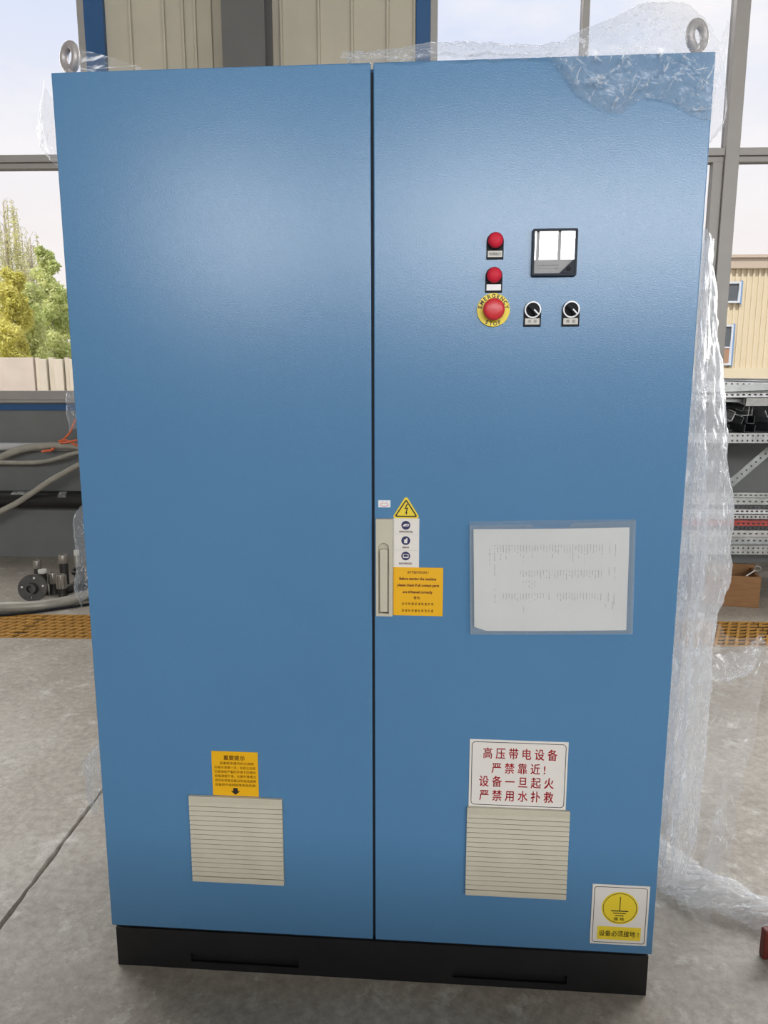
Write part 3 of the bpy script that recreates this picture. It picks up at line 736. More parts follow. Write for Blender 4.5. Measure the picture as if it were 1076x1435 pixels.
# selector switches
def selector(cx_, cz_, zb, lab, txt):
    e_ = empty('selector_switch', (0, 0, 0), 0, cab)
    legend(e_, cx_, cz_, .0160, zb)
    MB().lathe([(.0152, .0034), (.0152, .0080), (.0128, .0082), (.0128, .0050)], (cx_, 0, cz_), n=40).build('bright_ring', m_chrome, e_, smooth=40)
    MB().lathe([(.0122, .0040), (.0122, .0085), (.0112, .0092), (0, .0094)], (cx_, 0, cz_), n=36).build('knob_base', m_black, e_, smooth=40)
    a = R(-45); M_ = Matrix.Translation((cx_, 0, cz_)) @ Matrix.Rotation(-a, 4, 'Y')
    MB().box(-.0118, .0122, -.0200, -.0090, -.0042, .0042, M_).build('knob_grip', m_black, e_, bevel=.0015)
    MB().box(.0010, .0124, -.0206, -.0198, -.0013, .0013, M_).build('pointer', m_whitelabel, e_)
    MB().box(cx_-.0133, cx_+.0133, -.0042, -.0034, zb+.0035, zb+.0145).build('name_label', lab, e_)
    lettering('print', [(txt, cx_, zb+.009, .0070, .017, .0001)], m_print, e_, -.0044)
selector(.2992, 1.4528, 1.4228, m_silverlabel, '关  开')
selector(.3698, 1.4530, 1.4228, m_silverlabel, '停  启')
# panel meter
mt_ = empty('panel_meter', (0, 0, 0), 0, cab); x0, x1, z0, z1 = .2940, .3757, 1.5127, 1.5958
plate('frame', [rrect(x0, x1, z0, z1, .003, 3), rrect(x0+.0045, x1-.0045, z0+.0045, z1-.0045, .0015, 3)], .010, m_meter, mt_, y=0, bevel=.0008)
MB().box(x0+.003, x1-.003, -.0035, -.0005, z0+.003, z1-.003).build('dial', m_dial, mt_)
zl = fpx(776, 377)[1]
mbx = MB(); stroke(mbx, [(x0+.010, zl+.0055), (x0+.050, zl+.0065)], .0014, -.0038); stroke(mbx, [(x0+.020, zl+.0048), (x0+.021, zl+.010)], .0005, -.0038)
for k in range(9): stroke(mbx, [(x0+.011+.0045*k, zl+.0005), (x0+.0135+.0045*k, zl+.0005)], .0009, -.0038)
mbx.build('scale_print', m_print, mt_)
lettering('unit_print', [('A', x1-.036, zl+.0005, .006, None, 0.0)], m_print, mt_, -.0038)
plate('corner_cover', [[(x1-.0045, z0+.0045), (x1-.0045, z0+.030), (x1-.031, z0+.0045)]], .006, m_meter, mt_, y=-.0035, bevel=.0004)
MB().lathe([(.0042, .0094), (.0042, .0105), (.0036, .0110)], (x1-.0145, 0, z0+.0125), n=24).build('adjusting_screw', m_black, mt_, smooth=40)
plate('cover_glass', [[(x0+.0045, z0+.0045), (x1-.031, z0+.0045), (x1-.0045, z0+.030), (x1-.0045, z1-.0045), (x0+.0045, z1-.0045)]], .0008, m_meterglass, mt_, y=-.0080)

# ================================================================== STRETCH FILM
def crumple(P, amp, scale, seed, st=(1, 1, 1), out=None):
    def Q(a, b):
        q = P(a, b); s_ = Vector((q.x*st[0], q.y*st[1], q.z*st[2]))
        o1 = Vector((seed*3.1, seed*1.7, seed*.9))
        d = Vector((0, 0, 0))
        for k, (sf, af) in enumerate(((scale, 1.0), (scale*2.3, .5), (scale*5.0, .25))):
            n_ = noise.noise_vector(s_*sf + o1*(k+1))
            d += Vector((abs(n_.x)-.25, abs(n_.y)-.25, abs(n_.z)-.25))*af
        d *= amp
        if out is not None:        # keep clear of the surface it lies on
            k = d.dot(out); d -= out*k; d += out*abs(k)
        return q + d
    return Q
def film_object(name, patches, mt, label, cat='plastic film'):
    mb = MB(); idx = []; mats = [mt]
    for P, nu, nv, *m_ in patches:
        mm = m_[0] if m_ else mt
        if mm not in mats: mats.append(mm)
        n0 = len(mb.f); mb.grid(P, nu, nv); idx += [mats.index(mm)]*(len(mb.f)-n0)
    me = mb.mesh(name)
    for q in mats: me.materials.append(q)
    me.polygons.foreach_set('material_index', idx)
    o = bpy.data.objects.new(name, me); COL.objects.link(o)
    o.rotation_euler = (0, 0, CAB_ROT)
    tag(o, label, cat); return o

def vtop(u): return interp([(71, 102), (520, 86.5), (1003, 72)], u)
ridge = [(478, 86), (520, 79), (560, 73), (600, 66.5), (660, 64.5), (720, 69), (765, 71), (800, 60), (830, 45), (865, 28), (905, 9), (945, 5), (975, 13), (1000, 36), (1012, 52)]
flap = [(478, 86.3), (772, 80), (780, 92), (790, 106), (812, 135), (840, 152), (868, 161), (885, 149), (905, 141), (930, 140), (955, 147), (975, 158), (998, 166)]
def Pdrape(a, t):
    u = 480 + (1004-480)*a
    zr = cab_y(u, interp(ridge, u), .07).z; x = cab_y(u, vtop(u), .0).x; x = min(x, .606)
    if t < .3:
        k = t/.3; return Vector((x, .32-.25*k, ZT+.003 + (zr-ZT)*math.sin(k*math.pi/2)))
    if t < .6:
        k = (t-.3)/.3; return Vector((x, .07-.077*k, ZT+.003 + (zr-ZT-.0)*math.cos(k*math.pi/2)**.8))
    k = (t-.6)/.4; zf = min(cab_y(u, interp(flap, u), -.008).z, ZT)
    return Vector((x, -.007-.012*math.sin(k*math.pi), ZT+.002 + (zf-ZT-.002)*k))
def lim(P):
    def Q(a, t):
        q = P(a, t)
        if q.z < ZT+.004 and q.x < .605 and q.y > -.003: q.y = -.003 if q.y < .05 else q.y
        if q.y > -.003 and q.z < ZT+.003 and q.x < .602: q.z = ZT+.003
        return q
    return Q
corner = [(52, 1012), (58, 1016), (75, 1015), (95, 1010), (115, 1010), (140, 1016), (165, 1019), (180, 1017), (184, 1008)]
def Pcorner(a, t):
    v = 52 + 132*t; u = interp(corner, v); q = cab_y(u, v, .06); xb = max(q.x, .607)
    return Vector((.6045 + (xb-.6045)*math.sin(math.pi*(.08+.84*a))**.7, -.004+.30*a, q.z))
film_object('plastic_film', [(lim(crumple(Pdrape, .010, 16, 1)), 150, 80), (crumple(Pcorner, .008, 18, 2, out=Vector((1, 0, 0))), 60, 60)],
            m_film, 'crinkled clear stretch film draped over the cabinet top and its lifting eye')

# bunched film down the right flank, flaring onto the floor
side = [(340, 987), (360, 990), (450, 1001), (500, 1009), (560, 1016), (640, 1023), (690, 1028), (740, 1031), (790, 1029), (825, 1022), (850, 1010), (880, 1004), (950, 1000), (1050, 992), (1150, 978), (1190, 968)]
def Pside(shrink):
    def P(a, t):
        v = 345 + (1185-345)*t; u = interp(side, v); q = cab_y(u, v, .15)
        xb = .604 + max(q.x-.604, .004)*shrink
        return Vector((.6035 + (xb-.6035)*math.sin(math.pi*(.04+.9*a))**.75, .004+.40*a, max(q.z, .012)))
    return P
def Pcurtain(a, t):
    u = 975 + 110*a
    vt = interp([(975, 850), (1003, 864), (1020, 888), (1040, 895), (1063, 892), (1090, 905)], u)
    top = cab_y(u, vt, .28 + .1*a); yb = .30 + .06*math.sin(a*9)
    k = t; wav = .035*math.sin(a*14+t*3)*t
    return Vector((top.x + .02*math.sin(t*5)*(1-a) - .10*a*t, top.y*(1-k)+yb*k + wav, max(top.z*(1-t**1.1), .008)))
bt = [(905, 1168), (925, 1176), (960, 1200), (1000, 1226), (1076, 1264), (1200, 1330)]
bb = [(905, 1236), (930, 1252), (960, 1272), (1000, 1282), (1040, 1293), (1066, 1302), (1084, 1306), (1200, 1352)]
def Pfloor(a, t):
    u = 916 + 190*a; v = interp(bt, u)*(1-t) + interp(bb, u)*t
    q = cab_z(u, v, .012)
    return Vector((q.x, q.y, .014 + .035*math.sin(math.pi*t)*(1-.5*a)))
def Pfold(a, t):       # bright fold that sticks out sideways above the grating
    c0 = cab_y(985+82*a, 938-45*a, .24+.12*a); c1 = cab_y(962+88*a, 958-16*a, .22+.12*a)
    q = c0.lerp(c1, t); return q + Vector((0, -.035*math.sin(math.pi*t), .01*math.sin(a*7)))
m_filmfloor = film_material('twisted floor film', 22, (.3, 1, 1), 0.36, 1.0)
film_object('plastic_film', [(crumple(Pside(1.0), .020, 9, 3, (1, 1, .5), Vector((1, 0, 0))), 60, 260), (crumple(Pside(.62), .018, 11, 4, (1, 1, .5), Vector((1, 0, 0))), 50, 240),
            (crumple(Pside(.3), .014, 13, 9, (1, 1, .5), Vector((1, 0, 0))), 40, 220),
            (crumple(Pcurtain, .020, 7, 5), 60, 80, m_filmloose), (crumple(Pfold, .022, 11, 15), 40, 24, m_filmloose), (crumple(Pfold, .028, 14, 16), 40, 24, m_film),
            (crumple(Pfloor, .022, 14, 6, (.25, 1, 1), Vector((0, 0, 1))), 120, 80, m_filmfloor), (crumple(Pfloor, .036, 18, 8, (.25, 1, 1), Vector((0, 0, 1))), 120, 80, m_filmfloor)],
            m_filmside, 'bunched clear stretch film hanging down the cabinet flank and spreading over the concrete')

# film scraps at the left flank
rt = cab_y(104, 64, .045)
def Pfan(a, t):
    b_ = cab_y(114 + 96*t, vtop(114+96*t)+1.0, .03); q = rt.lerp(b_, a); return q + Vector((0, 0, -.010*math.sin(a*math.pi)*(1-t)))
def Pleft(tab, y, depth):
    v0, v1 = tab[0][0], tab[-1][0]
    def P(a, t):
        v = v0+(v1-v0)*t; u = interp(tab, v); q = cab_y(u, v, y)
        return Vector((-.603 + (min(q.x, -.604)+.603)*math.sin(math.pi*(.05+.9*a))**.7, .004+depth*a, q.z))
    return P
L1 = [(138, 74), (150, 70), (170, 62), (195, 57), (215, 62), (228, 74), (232, 80)]
L2 = [(548, 106), (560, 102), (575, 102), (592, 106), (600, 108)]
L3 = [(708, 116), (716, 111), (726, 107), (745, 110), (765, 113), (790, 113), (802, 109), (818, 108), (836, 122)]
L4 = [(1036, 141), (1050, 134), (1066, 117), (1078, 125), (1090, 121), (1104, 126), (1120, 142)]
film_object('plastic_film', [(crumple(Pfan, .004, 20, 11, (.2, 1, 1)), 60, 30)], m_filmpull, 'stretched clear film strands pulled from the lifting eye to the cabinet top')
for i, (t, lb) in enumerate(((L1, 'small bulging scrap of clear film on the cabinet flank just below the lifting eye'), (L2, 'narrow film scrap on the cabinet flank level with the blue wall trim'),
                             (L3, 'torn clear film scrap on the cabinet flank beside the pipe fittings'), (L4, 'crumpled clear film tuft low on the cabinet flank by the floor joint'))):
    film_object('plastic_film', [(crumple(Pleft(t, .1, .25), .006, 22, 12+i, out=Vector((-1, 0, 0))), 40, 50)], m_film, lb)

# ================================================================== FLOOR GRATING over the trench
pitch = .052; depth = T1-T0; nrow = 7
for gi in range(8):
    ga = -4.0+gi*1.0
    g = empty('floor_grating', (ga, T0, 0)); tag(g, 'ochre moulded grating panel over the trench in front of the thick grey hose' if ga < -1.2 else ('ochre moulded grating panel over the trench in front of the wooden crate' if ga > .9 else 'ochre moulded grating panel over the trench right behind the blue cabinet'), 'grating', 'trench grating, hose end' if ga < -1.2 else ('trench grating, crate end' if ga > .9 else 'trench grating behind the cabinet'))
    lb = MB().box(.003, .997, -.005, .005, -.008, .002).mesh('long_bar'); cb = None
    for k in range(nrow+1):
        o = link('long_bar', lb, m_grate, g) if k == 0 else bpy.data.objects.new('long_bar', lb)
        if k: COL.objects.link(o); o.parent = g
        o.location = (0, .008+(depth-.016)*k/nrow, 0)
    rp_ = (depth-.016)/nrow
    dm = MB().add([(x+s_, y, z) for x, y in ((-.002, .004), (.026, rp_-.004)) for s_ in (0, .014) for z in (-.008, .001)], [(0,1,3,2),(4,6,7,5),(0,4,5,1),(2,3,7,6),(0,2,6,4),(1,5,7,3)]).mesh('cross_bar')
    fst = True
    for k in range(nrow):
        for j in range(19):
            x = .008 + j*pitch + (pitch/2 if k % 2 else 0)
            if x > .955: continue
            o = link('cross_bar', dm, m_grate, g) if fst else bpy.data.objects.new('cross_bar', dm)
            if not fst: COL.objects.link(o); o.parent = g
            fst = False
            o.location = (x, .008+rp_*k, 0)

# ================================================================== LEFT: pipes, hoses, fittings
zc_ = room_y(30, 626, WY-.08).z
cd = MB().tube([(-6, WY-.08, zc_), (-1.35, WY-.08, zc_)], .030, 16)
root = empty('conduit_pipe', (-2.6, WY-.08, zc_)); tag(root, 'shiny zinc pipe running along the grey wall above the black pipe', 'pipe')
o = cd.build('pipe', m_conduit, root, smooth=40); o.location = (2.6, -(WY-.08), -zc_)
for x in (-4.6, -3.4, -1.6): MB().box(x+2.6-.02, x+2.6+.02, -.036, .077, -.036, .036).build('clip', m_steel, root, bevel=.004)
zb_ = room_y(40, 700, WY-.16).z; rb = .066
root = empty('black_pipe', (-2.6, WY-.16, zb_)); tag(root, 'thick black pipe with silver patches running low along the grey wall', 'pipe')
MB().tube([(-3.4, 0, 0), (1.25, 0, 0)], rb, 28).build('pipe', m_pipeblack, root, smooth=40)
for u0, u1, k0, k1 in ((17, 42, .15, .55), (83, 94, .2, .75)):
    xa, xb = room_y(u0, 700, WY-.2).x+2.6, room_y(u1, 700, WY-.2).x+2.6
    def Pt(a, t, xa=xa, xb=xb, k0=k0, k1=k1):
        an = math.pi*(.5+.5*(k0+(k1-k0)*t)*1.0) + (0.0)
        an = R(90)*(1-(k0+(k1-k0)*t)) ; return Vector((xa+(xb-xa)*a + .02*math.sin(t*40)*(a-.5), -(rb+.0012)*math.cos(an), (rb+.0012)*math.sin(an)))
    MB().grid(Pt, 12, 14).build('tape_patch', m_tape, root, smooth=0)
for x in (-2.3, .9): MB().box(x-.03, x+.03, -.02, .155, -.09, -.064).build('bracket', m_iron, root)
def hose(name, px, y, r, label, ys=None, fl=.30, mt=m_hose, grp=None, n=12, cat='hose'):
    pts = [room_y(u, v, (y if ys is None else ys[i])) for i, (u, v) in enumerate(px)]
    if cat == 'hose':      # both ends come down to the floor, out of sight
        a, b = pts[0], pts[-1]
        pts = [Vector((a.x-.75, a.y-fl, r)), Vector((a.x-.40, a.y-fl*.6, r+.01)), Vector((a.x-.14, a.y-fl*.2, a.z*.55))] + pts + [Vector((b.x+.08, b.y-.17, b.z*.80)), Vector((b.x+.18, b.y-.10-fl*.5, b.z*.3)), Vector((b.x+.28, b.y-.10-fl*.8, r+.02)), Vector((b.x+.46, b.y-.12-fl, r))]
    path = spline(pts, 14)
    o = MB().tube(path, r, n).build(name, mt, None, smooth=0); tag(o, label, cat, grp); return o
hose('flexible_hose', [(-260, 760), (-120, 700), (-40, 662), (0, 642), (25, 631), (55, 625.5), (85, 624.5), (112, 627), (150, 640), (190, 660)], 3.863, .027, 'grey flexible hose arching over the shiny zinc pipe', ys=[3.70, 3.735, 3.845]+[3.863]*7, fl=.10)
hose('flexible_hose', [(-200, 690), (-100, 664), (-30, 650), (0, 648), (30, 648.5), (60, 647), (85, 641), (110, 634), (150, 632), (190, 645)], 3.8205, .0155, 'thin grey flexible hose sagging below the shiny zinc pipe', ys=[3.70, 3.765, 3.795]+[3.8205]*7, fl=.18)
hose('flexible_hose', [(-150, 770), (-90, 755), (-30, 732), (0, 717), (25, 704), (45, 691), (70, 674), (95, 660), (115, 650), (150, 640), (190, 640)], 3.753, .021, 'grey flexible hose slanting across the black pipe', fl=.30)
hp = [room_z(u, v, .03) for u, v in ((-160, 842), (-80, 850), (-20, 851), (20, 850.5), (60, 848), (95, 842), (125, 833), (160, 829), (200, 829))]
tag(MB().tube(spline(hp, 12), .031, 14).build('flexible_hose', m_hose, None, smooth=0), 'thick grey hose lying on the floor between grating and pipe fittings', 'hose')
hp = [room_z(u, v, .0095) for u, v in ((-60, 864), (0, 862), (40, 858.5), (80, 853), (115, 848), (150, 842))]
tag(MB().tube(spline(hp, 12), .008, 8).build('black_cable', m_black, None, smooth=0), 'thin black cable on the floor beside the thick grey hose', 'cable')
for cy0, px, lb in ((3.828, [(128, 560), (112, 578), (104, 592), (98, 606), (89, 616), (86, 622)], 'orange cable curling up towards the cabinet from the tied bundle'),
               (3.812, [(82, 618.5), (90, 616.5), (98, 619), (108, 624), (125, 626)], 'orange cable looped over the arching grey hose'),
               (3.796, [(84, 620), (94, 620), (104, 617.5), (114, 616), (130, 612)], 'orange cable crossing the looped one on the arching hose')):
    hose('orange_cable', px, cy0, .0075, lb, mt=m_cable, n=8, cat='cable')
hose('orange_cable', [(59, 633), (63, 632), (67, 631.5), (71, 631), (76, 628)], 3.83, .009, 'short orange cable stub hanging under the arching grey hose', mt=m_cable, n=8, cat='cable')

def fitting(u, vb, vt, wpx, collar_px, mt_c, label, tone=m_iron, castle=False, lean=0.0):
    """upright pipe nipple on the floor with a collar on top"""
    b = room_z(u, vb, 0); d = (b.y-CR.y); s_ = d/F_PX*1.03; r_ = wpx*s_/2; top = room_y(u, vt, b.y).z; zc0 = room_y(u, collar_px, b.y).z
    root = empty('pipe_fitting', (b.x, b.y, 0)); root.rotation_euler = (0, R(lean), 0); tag(root, label, 'pipe fitting')
    MB().lathe([(r_*1.1, 0), (r_*1.1, .012), (r_, .02), (r_, zc0)], (0,0,0), (0,0,1), 20).build('body', tone, root, smooth=40)
    MB().lathe([(r_*1.02, zc0), (r_*1.08, zc0+.004), (r_*1.08, top-.004), (r_*1.0, top), (r_*.7, top), (r_*.7, top-.02), (0, top-.02)], (0,0,0), (0,0,1), 20).build('collar', mt_c, root, smooth=40)
    if castle:
        for k in range(10):
            a = 2*math.pi*k/10; MB().box(-.006, .006, -.004, .004, zc0, top-.006, Matrix.Rotation(a, 4, 'Z') @ Matrix.Translation((0, -r_*1.1, 0))).build('lug', mt_c, root)
    return root
fitting(55, 826, 785, 10, 796, m_collar, 'slim dark pipe nipple with bright collar standing behind the flange')
fitting(62, 833, 798, 11, 803, m_whitering, 'dark pipe nipple topped by a white ring beside the flange')
fitting(92, 828, 777, 12, 789, m_collar, 'tallest dark pipe nipple with bright collar among the fittings')
fitting(76.5, 832, 802, 12, 817, m_collar, 'short pipe union with bright lugged collar among the fittings', castle=True)
fitting(88, 838, 805, 11, 824, m_collar, 'squat dark valve body with bright bonnet among the fittings', castle=True)
fitting(111, 826, 771, 7, 778, m_whitering, 'thin grey pipe stub with white cap behind the film scrap', tone=m_hose)
# elbow lying at the back of the heap
b = room_z(104, 838, 0); root = empty('pipe_elbow', (b.x, b.y+.06, 0)); tag(root, 'dark cast elbow leaning on the squat valve body', 'pipe fitting')
MB().tube(spline([(-.10, 0, .035), (-.03, 0, .05), (.01, .01, .09), (.0, .02, .15)], 8), .030, 14).build('body', m_iron, root, smooth=40)
MB().lathe([(.040, 0), (.040, .022), (.024, .022), (.024, .006)], (0, .02, .145), (-.1, -.3, 1), 18).build('flange_rim', m_iron, root, smooth=40)
MB().tube([(.02, -.01, .02), (.09, -.03, .10)], .018, 10).build('branch', m_iron, root, smooth=40)
# flange standing on edge
b = room_z(48, 842, 0); root = empty('pipe_flange', (b.x, b.y, .083)); tag(root, 'round black flange with bolt holes standing on edge behind the grey hose', 'flange')
root.rotation_euler = (R(-12), 0, R(14))
fl = plate_mesh([circ(0, 0, .083, 40)] + [circ(.060*math.cos(R(a)), .060*math.sin(R(a)), .0065, 10) for a in (80, 8, 172, 260)], .018, .0015)
link('disc', fl, m_iron, root)
for a in (80, 8, 172): MB().lathe([(.0068, .001), (.0068, .003)], (.060*math.cos(R(a)), -.0165, .060*math.sin(R(a))), n=10).build('bolt_hole_rim', m_collar, root)
MB().lathe([(.036, .016), (.032, .026), (.030, .07), (.022, .07), (.022, .03), (0, .03)], (0, 0, -.004), n=24).build('neck', m_iron, root, smooth=40)
MB().torus((0, .004, 0), .081, .003, (0, 1, 0), 40, 6).build('edge_rim', m_collar, root, smooth=0)
# tan board leaning behind the film scrap
b0 = room_z(118, 838, 0)
bd = MB().box(0, .30, -.012, .012, 0, .15, Matrix.Translation((b0.x+.03, b0.y+.34, 0)) @ Matrix.Rotation(R(-14), 4, 'Y')); o = bd.build('leaning_board', m_tan, None, bevel=.002)
tag(o, 'tan board leaning beside the pipe fittings behind the cabinet', 'board')

# ================================================================== RIGHT: rack of slotted steel
RY0, RY1 = 3.05, 3.62
def hole_strip(L_, hgt, rows, pit=.030, r_=.0055, slot=False):
    polys = [[(0, 0), (L_, 0), (L_, hgt), (0, hgt)]]
    n_ = int(L_/pit)
    for j in range(rows):
        z = hgt*(j+.5)/rows if rows > 1 else hgt*.5
        for k in range(n_):
            x = pit*(k+.5)
            polys.append(rrect(x-.009, x+.009, z-r_*.8, z+r_*.8, r_*.75, 2) if slot else circ(x, z, r_, 8))
    return polys
rx0, rx1 = 1.15, 3.35
rack = empty('steel_rack', (rx0, RY0, 0)); tag(rack, 'slotted steel shelving rack holding steel strips before the grey wall', 'rack')
def zpx(v, y=RY0, u=1055): return room_y(u, v, y).z
def beam(v0, v1, y):
    z0, z1 = zpx(v1, RY0), zpx(v0, RY0)
    me = plate_mesh(hole_strip(rx1-rx0, z1-z0, 2, .030, .0058), .0025)
    o = link('beam', me, m_steel2, rack); o.location = (0, y-RY0, z0)
    MB().box(0, rx1-rx0, *((0, .04) if y == RY0 else (-.04, -.0025)), z1-z0-.003, z1-z0-.0005).build('beam_lip', m_steel2, o)
    return z0, z1
zt0, zt1 = beam(607, 621, RY0); beam(607, 621, RY1)
zl0, zl1 = beam(765, 777, RY0); beam(765, 777, RY1)
for z in (zt1, zl1): MB().box(0, rx1-rx0, .003, RY1-RY0, z-.006, z-.001).build('shelf', m_steel2, rack)
for x in (0.0, rx1-rx0-.04):
    for y in (RY0, RY1-.0):
        me = plate_mesh(hole_strip(zt1+.25, .04, 1, .05, .007), .0025)
        o = link('upright', me, m_steel2, rack); o.rotation_euler = (0, R(-90), 0); o.location = (x+.04, y-RY0-.003, 0)
pa = room_y(1026, 676, RY1); pb = room_y(1082, 628, RY1); dl = (pb-pa)
me = plate_mesh(hole_strip(dl.length, .055, 1, .040, .0075), .0025)
o = link('brace', me, m_steel2, rack); o.location = (pa.x-rx0, RY1-RY0-.01, pa.z-.03); o.rotation_euler = (0, -math.atan2(dl.z, dl.x), 0)
# strips lying on the lower shelf
def channel_mesh(L_, hgt, dep, slot=True, pit=.036):
    me = plate_mesh(hole_strip(L_, hgt, 1, pit, .0065, slot), .002)
    mb = MB(); mb.add([v.co for v in me.vertices], [tuple(p.vertices) for p in me.polygons]); bpy.data.meshes.remove(me)
    mb.box(0, L_, 0, dep, 0, .002); mb.box(0, L_, 0, dep, hgt-.002, hgt)
    return mb.mesh('slotted_strip')
rnd = random.Random(11)
CH = [channel_mesh(1.5, .041, .041), channel_mesh(1.5, .030, .05, True, .03), channel_mesh(1.5, .024, .04, False, .025)]
z = zl1
stack = [(0, m_steel2, 'grey slotted strip lowest of the stack on the lower rack shelf'), (0, m_steel, 'bright slotted strip second from the bottom of the lower shelf stack'),
         (2, m_dark_shade_steel, 'dark slotted strip just under the red one on the rack'), (1, m_redsteel, 'red slotted steel strip in the middle of the rack stack'),
         (2, m_steel, 'narrow bright slotted strip lying right on the red one'), (1, m_whitelabel, 'pale slotted strip second above the red one on the rack'),
         (2, m_dark_shade_steel, 'dark slotted strip third above the red one on the rack'), (0, m_steel2, 'grey slotted strip second from the top of the lower shelf stack'), (1, m_steel2, 'grey slotted strip topmost of the stack on the lower rack shelf')]
hts = (.041, .030, .024)
ztop_target = zpx(690)
k_gap = max(0.0, (ztop_target - zl1 - sum(hts[i] for i, _, _ in stack))/len(stack))
for i, mt, lb in stack:
    for row in range(1):
        o = bpy.data.objects.new('slotted_strip', CH[i].copy()); COL.objects.link(o); o.data.materials.clear(); o.data.materials.append(mt)
        o.location = (1.55+rnd.uniform(-.1, .2), RY0+.02+rnd.uniform(0, .05), z); o.rotation_euler = (0, 0, R(rnd.uniform(-1.2, 1.2)))
        tag(o, lb, 'steel strip')
    z += hts[i] + k_gap
# jumbled heap on the top shelf
DIM = ((.55, .041, .041), (.8, .045, .032), (.42, .041, .060), (1.0, .036, .036))
SHORT = [channel_mesh(L_, hg_, dp_, i in (0, 1), .034) for i, (L_, dp_, hg_) in enumerate(DIM)]
heap_top = zpx(529); HC, HA, HE, HB = [], [], [], []      # centres, axes, half sizes, footprints of what already lies there
def drop(cx_, cy_, A, ext, foot, z0, hz):
    """lowest height of the centre at which the box is clear of every box below it"""
    idx = [k for k, b in enumerate(HB) if foot[0] < b[1] and foot[1] > b[0] and foot[2] < b[3] and foot[3] > b[2]]
    z = z0 + hz
    if not idx: return z
    C2 = np.array([HC[k] for k in idx]); A2 = np.array([HA[k] for k in idx]); E2 = np.array([HE[k] for k in idx]); n = len(idx)
    ax = [np.repeat(A[None, :, k], n, 0) for k in range(3)] + [A2[:, :, k] for k in range(3)]
    ax += [np.cross(np.repeat(A[None, :, a], n, 0), A2[:, :, b]) for a in range(3) for b in range(3)]
    lo = np.full(n, -1e9); hi = np.full(n, 1e9)
    for v in ax:
        ok = np.linalg.norm(v, axis=1) > 1e-3
        r = np.abs(v @ A) @ ext + (np.abs(np.einsum('nij,ni->nj', A2, v))*E2).sum(1)
        t = (C2[:, 0]-cx_)*v[:, 0] + (C2[:, 1]-cy_)*v[:, 1] + C2[:, 2]*v[:, 2]; vz = v[:, 2]
        flat = np.abs(vz) < 1e-7; q = np.where(flat, 1.0, vz)
        a = (t-r)/q; b = (t+r)/q
        a, b = np.minimum(a, b), np.maximum(a, b)
        a = np.where(flat, np.where(np.abs(t) < r, -1e9, 1e9), a); b = np.where(flat, np.where(np.abs(t) < r, 1e9, -1e9), b)
        lo = np.where(ok, np.maximum(lo, a), lo); hi = np.where(ok, np.minimum(hi, b), hi)
    for l_, h_ in sorted(zip(lo, hi)):
        if l_ < h_ and l_ < z < h_: z = h_ + .0002
    return z
for k in range(150):
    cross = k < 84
    i = rnd.choice((0, 2, 2)) if cross else rnd.choice((1, 3)); L_, dp_, hg_ = DIM[i]
    yaw = R(90 + rnd.uniform(-13, 13)) if cross else R(rnd.uniform(-5, 5))
    rot = Matrix.Rotation(yaw, 3, 'Z') @ Matrix.Rotation(R(rnd.uniform(-2, 2)), 3, 'Y') @ Matrix.Rotation(R(rnd.choice((0, 90, 180, -90)) + rnd.choice((-25, -8, 0, 0, 6, 20)) + rnd.uniform(-4, 4)), 3, 'X')
    ctr = Vector((L_/2, dp_/2-.001, hg_/2)); ext = np.array((L_/2, dp_/2+.001, hg_/2)); A = np.array(rot)
    hx_, hy_, hz_ = np.abs(A) @ ext; best = None
    x_lo, x_hi = 1.74+hx_, 2.98-hx_; y_lo, y_hi = RY0+.004+hy_, RY1-.004-hy_
    for _ in range(60):           # it ends up where the heap is lowest
        cx_ = rnd.uniform(x_lo, max(x_lo, x_hi)); cy_ = rnd.uniform(y_lo, y_hi) if y_hi > y_lo else (y_lo+y_hi)/2
        foot = (cx_-hx_, cx_+hx_, cy_-hy_, cy_+hy_); cz_ = drop(cx_, cy_, A, ext, foot, zt1, hz_)
        if best is None or cz_ < best[0]: best = (cz_, cx_, cy_, foot)
    cz_, cx_, cy_, foot = best
    if cz_ + hz_ > (zt1 + (heap_top-zt1)*.56 if cross else heap_top): continue
    HC.append((cx_, cy_, cz_)); HA.append(A); HE.append(ext); HB.append(foot); low = cross
    me = SHORT[i].copy(); me.materials.clear(); me.materials.append(rnd.choice([m_dark_shade_steel, m_steel2, m_steel]) if cross else rnd.choice([m_steel, m_steel2, m_steel]))  # dark steel only among the low crosswise pieces: the heap's shade put into colour
    o = bpy.data.objects.new('steel_offcut', me); COL.objects.link(o)
    o.rotation_euler = rot.to_euler(); o.location = Vector((cx_, cy_, cz_)) - rot @ ctr
    kd = ('square channel', 'slotted flat channel', 'short deep channel', 'long narrow channel')[i]; tn = {'galvanised steel': 'bright', 'dull slotted steel': 'dull grey', 'dark and shaded steel': 'dark'}[me.materials[0].name]
    lb = '%s steel %s offcut %s the heap on the top rack shelf' % (tn, kd, 'low in' if low else 'high in')
    tag(o, lb, 'steel strip', lb[:lb.index(' the')] + ' the shelf heap')
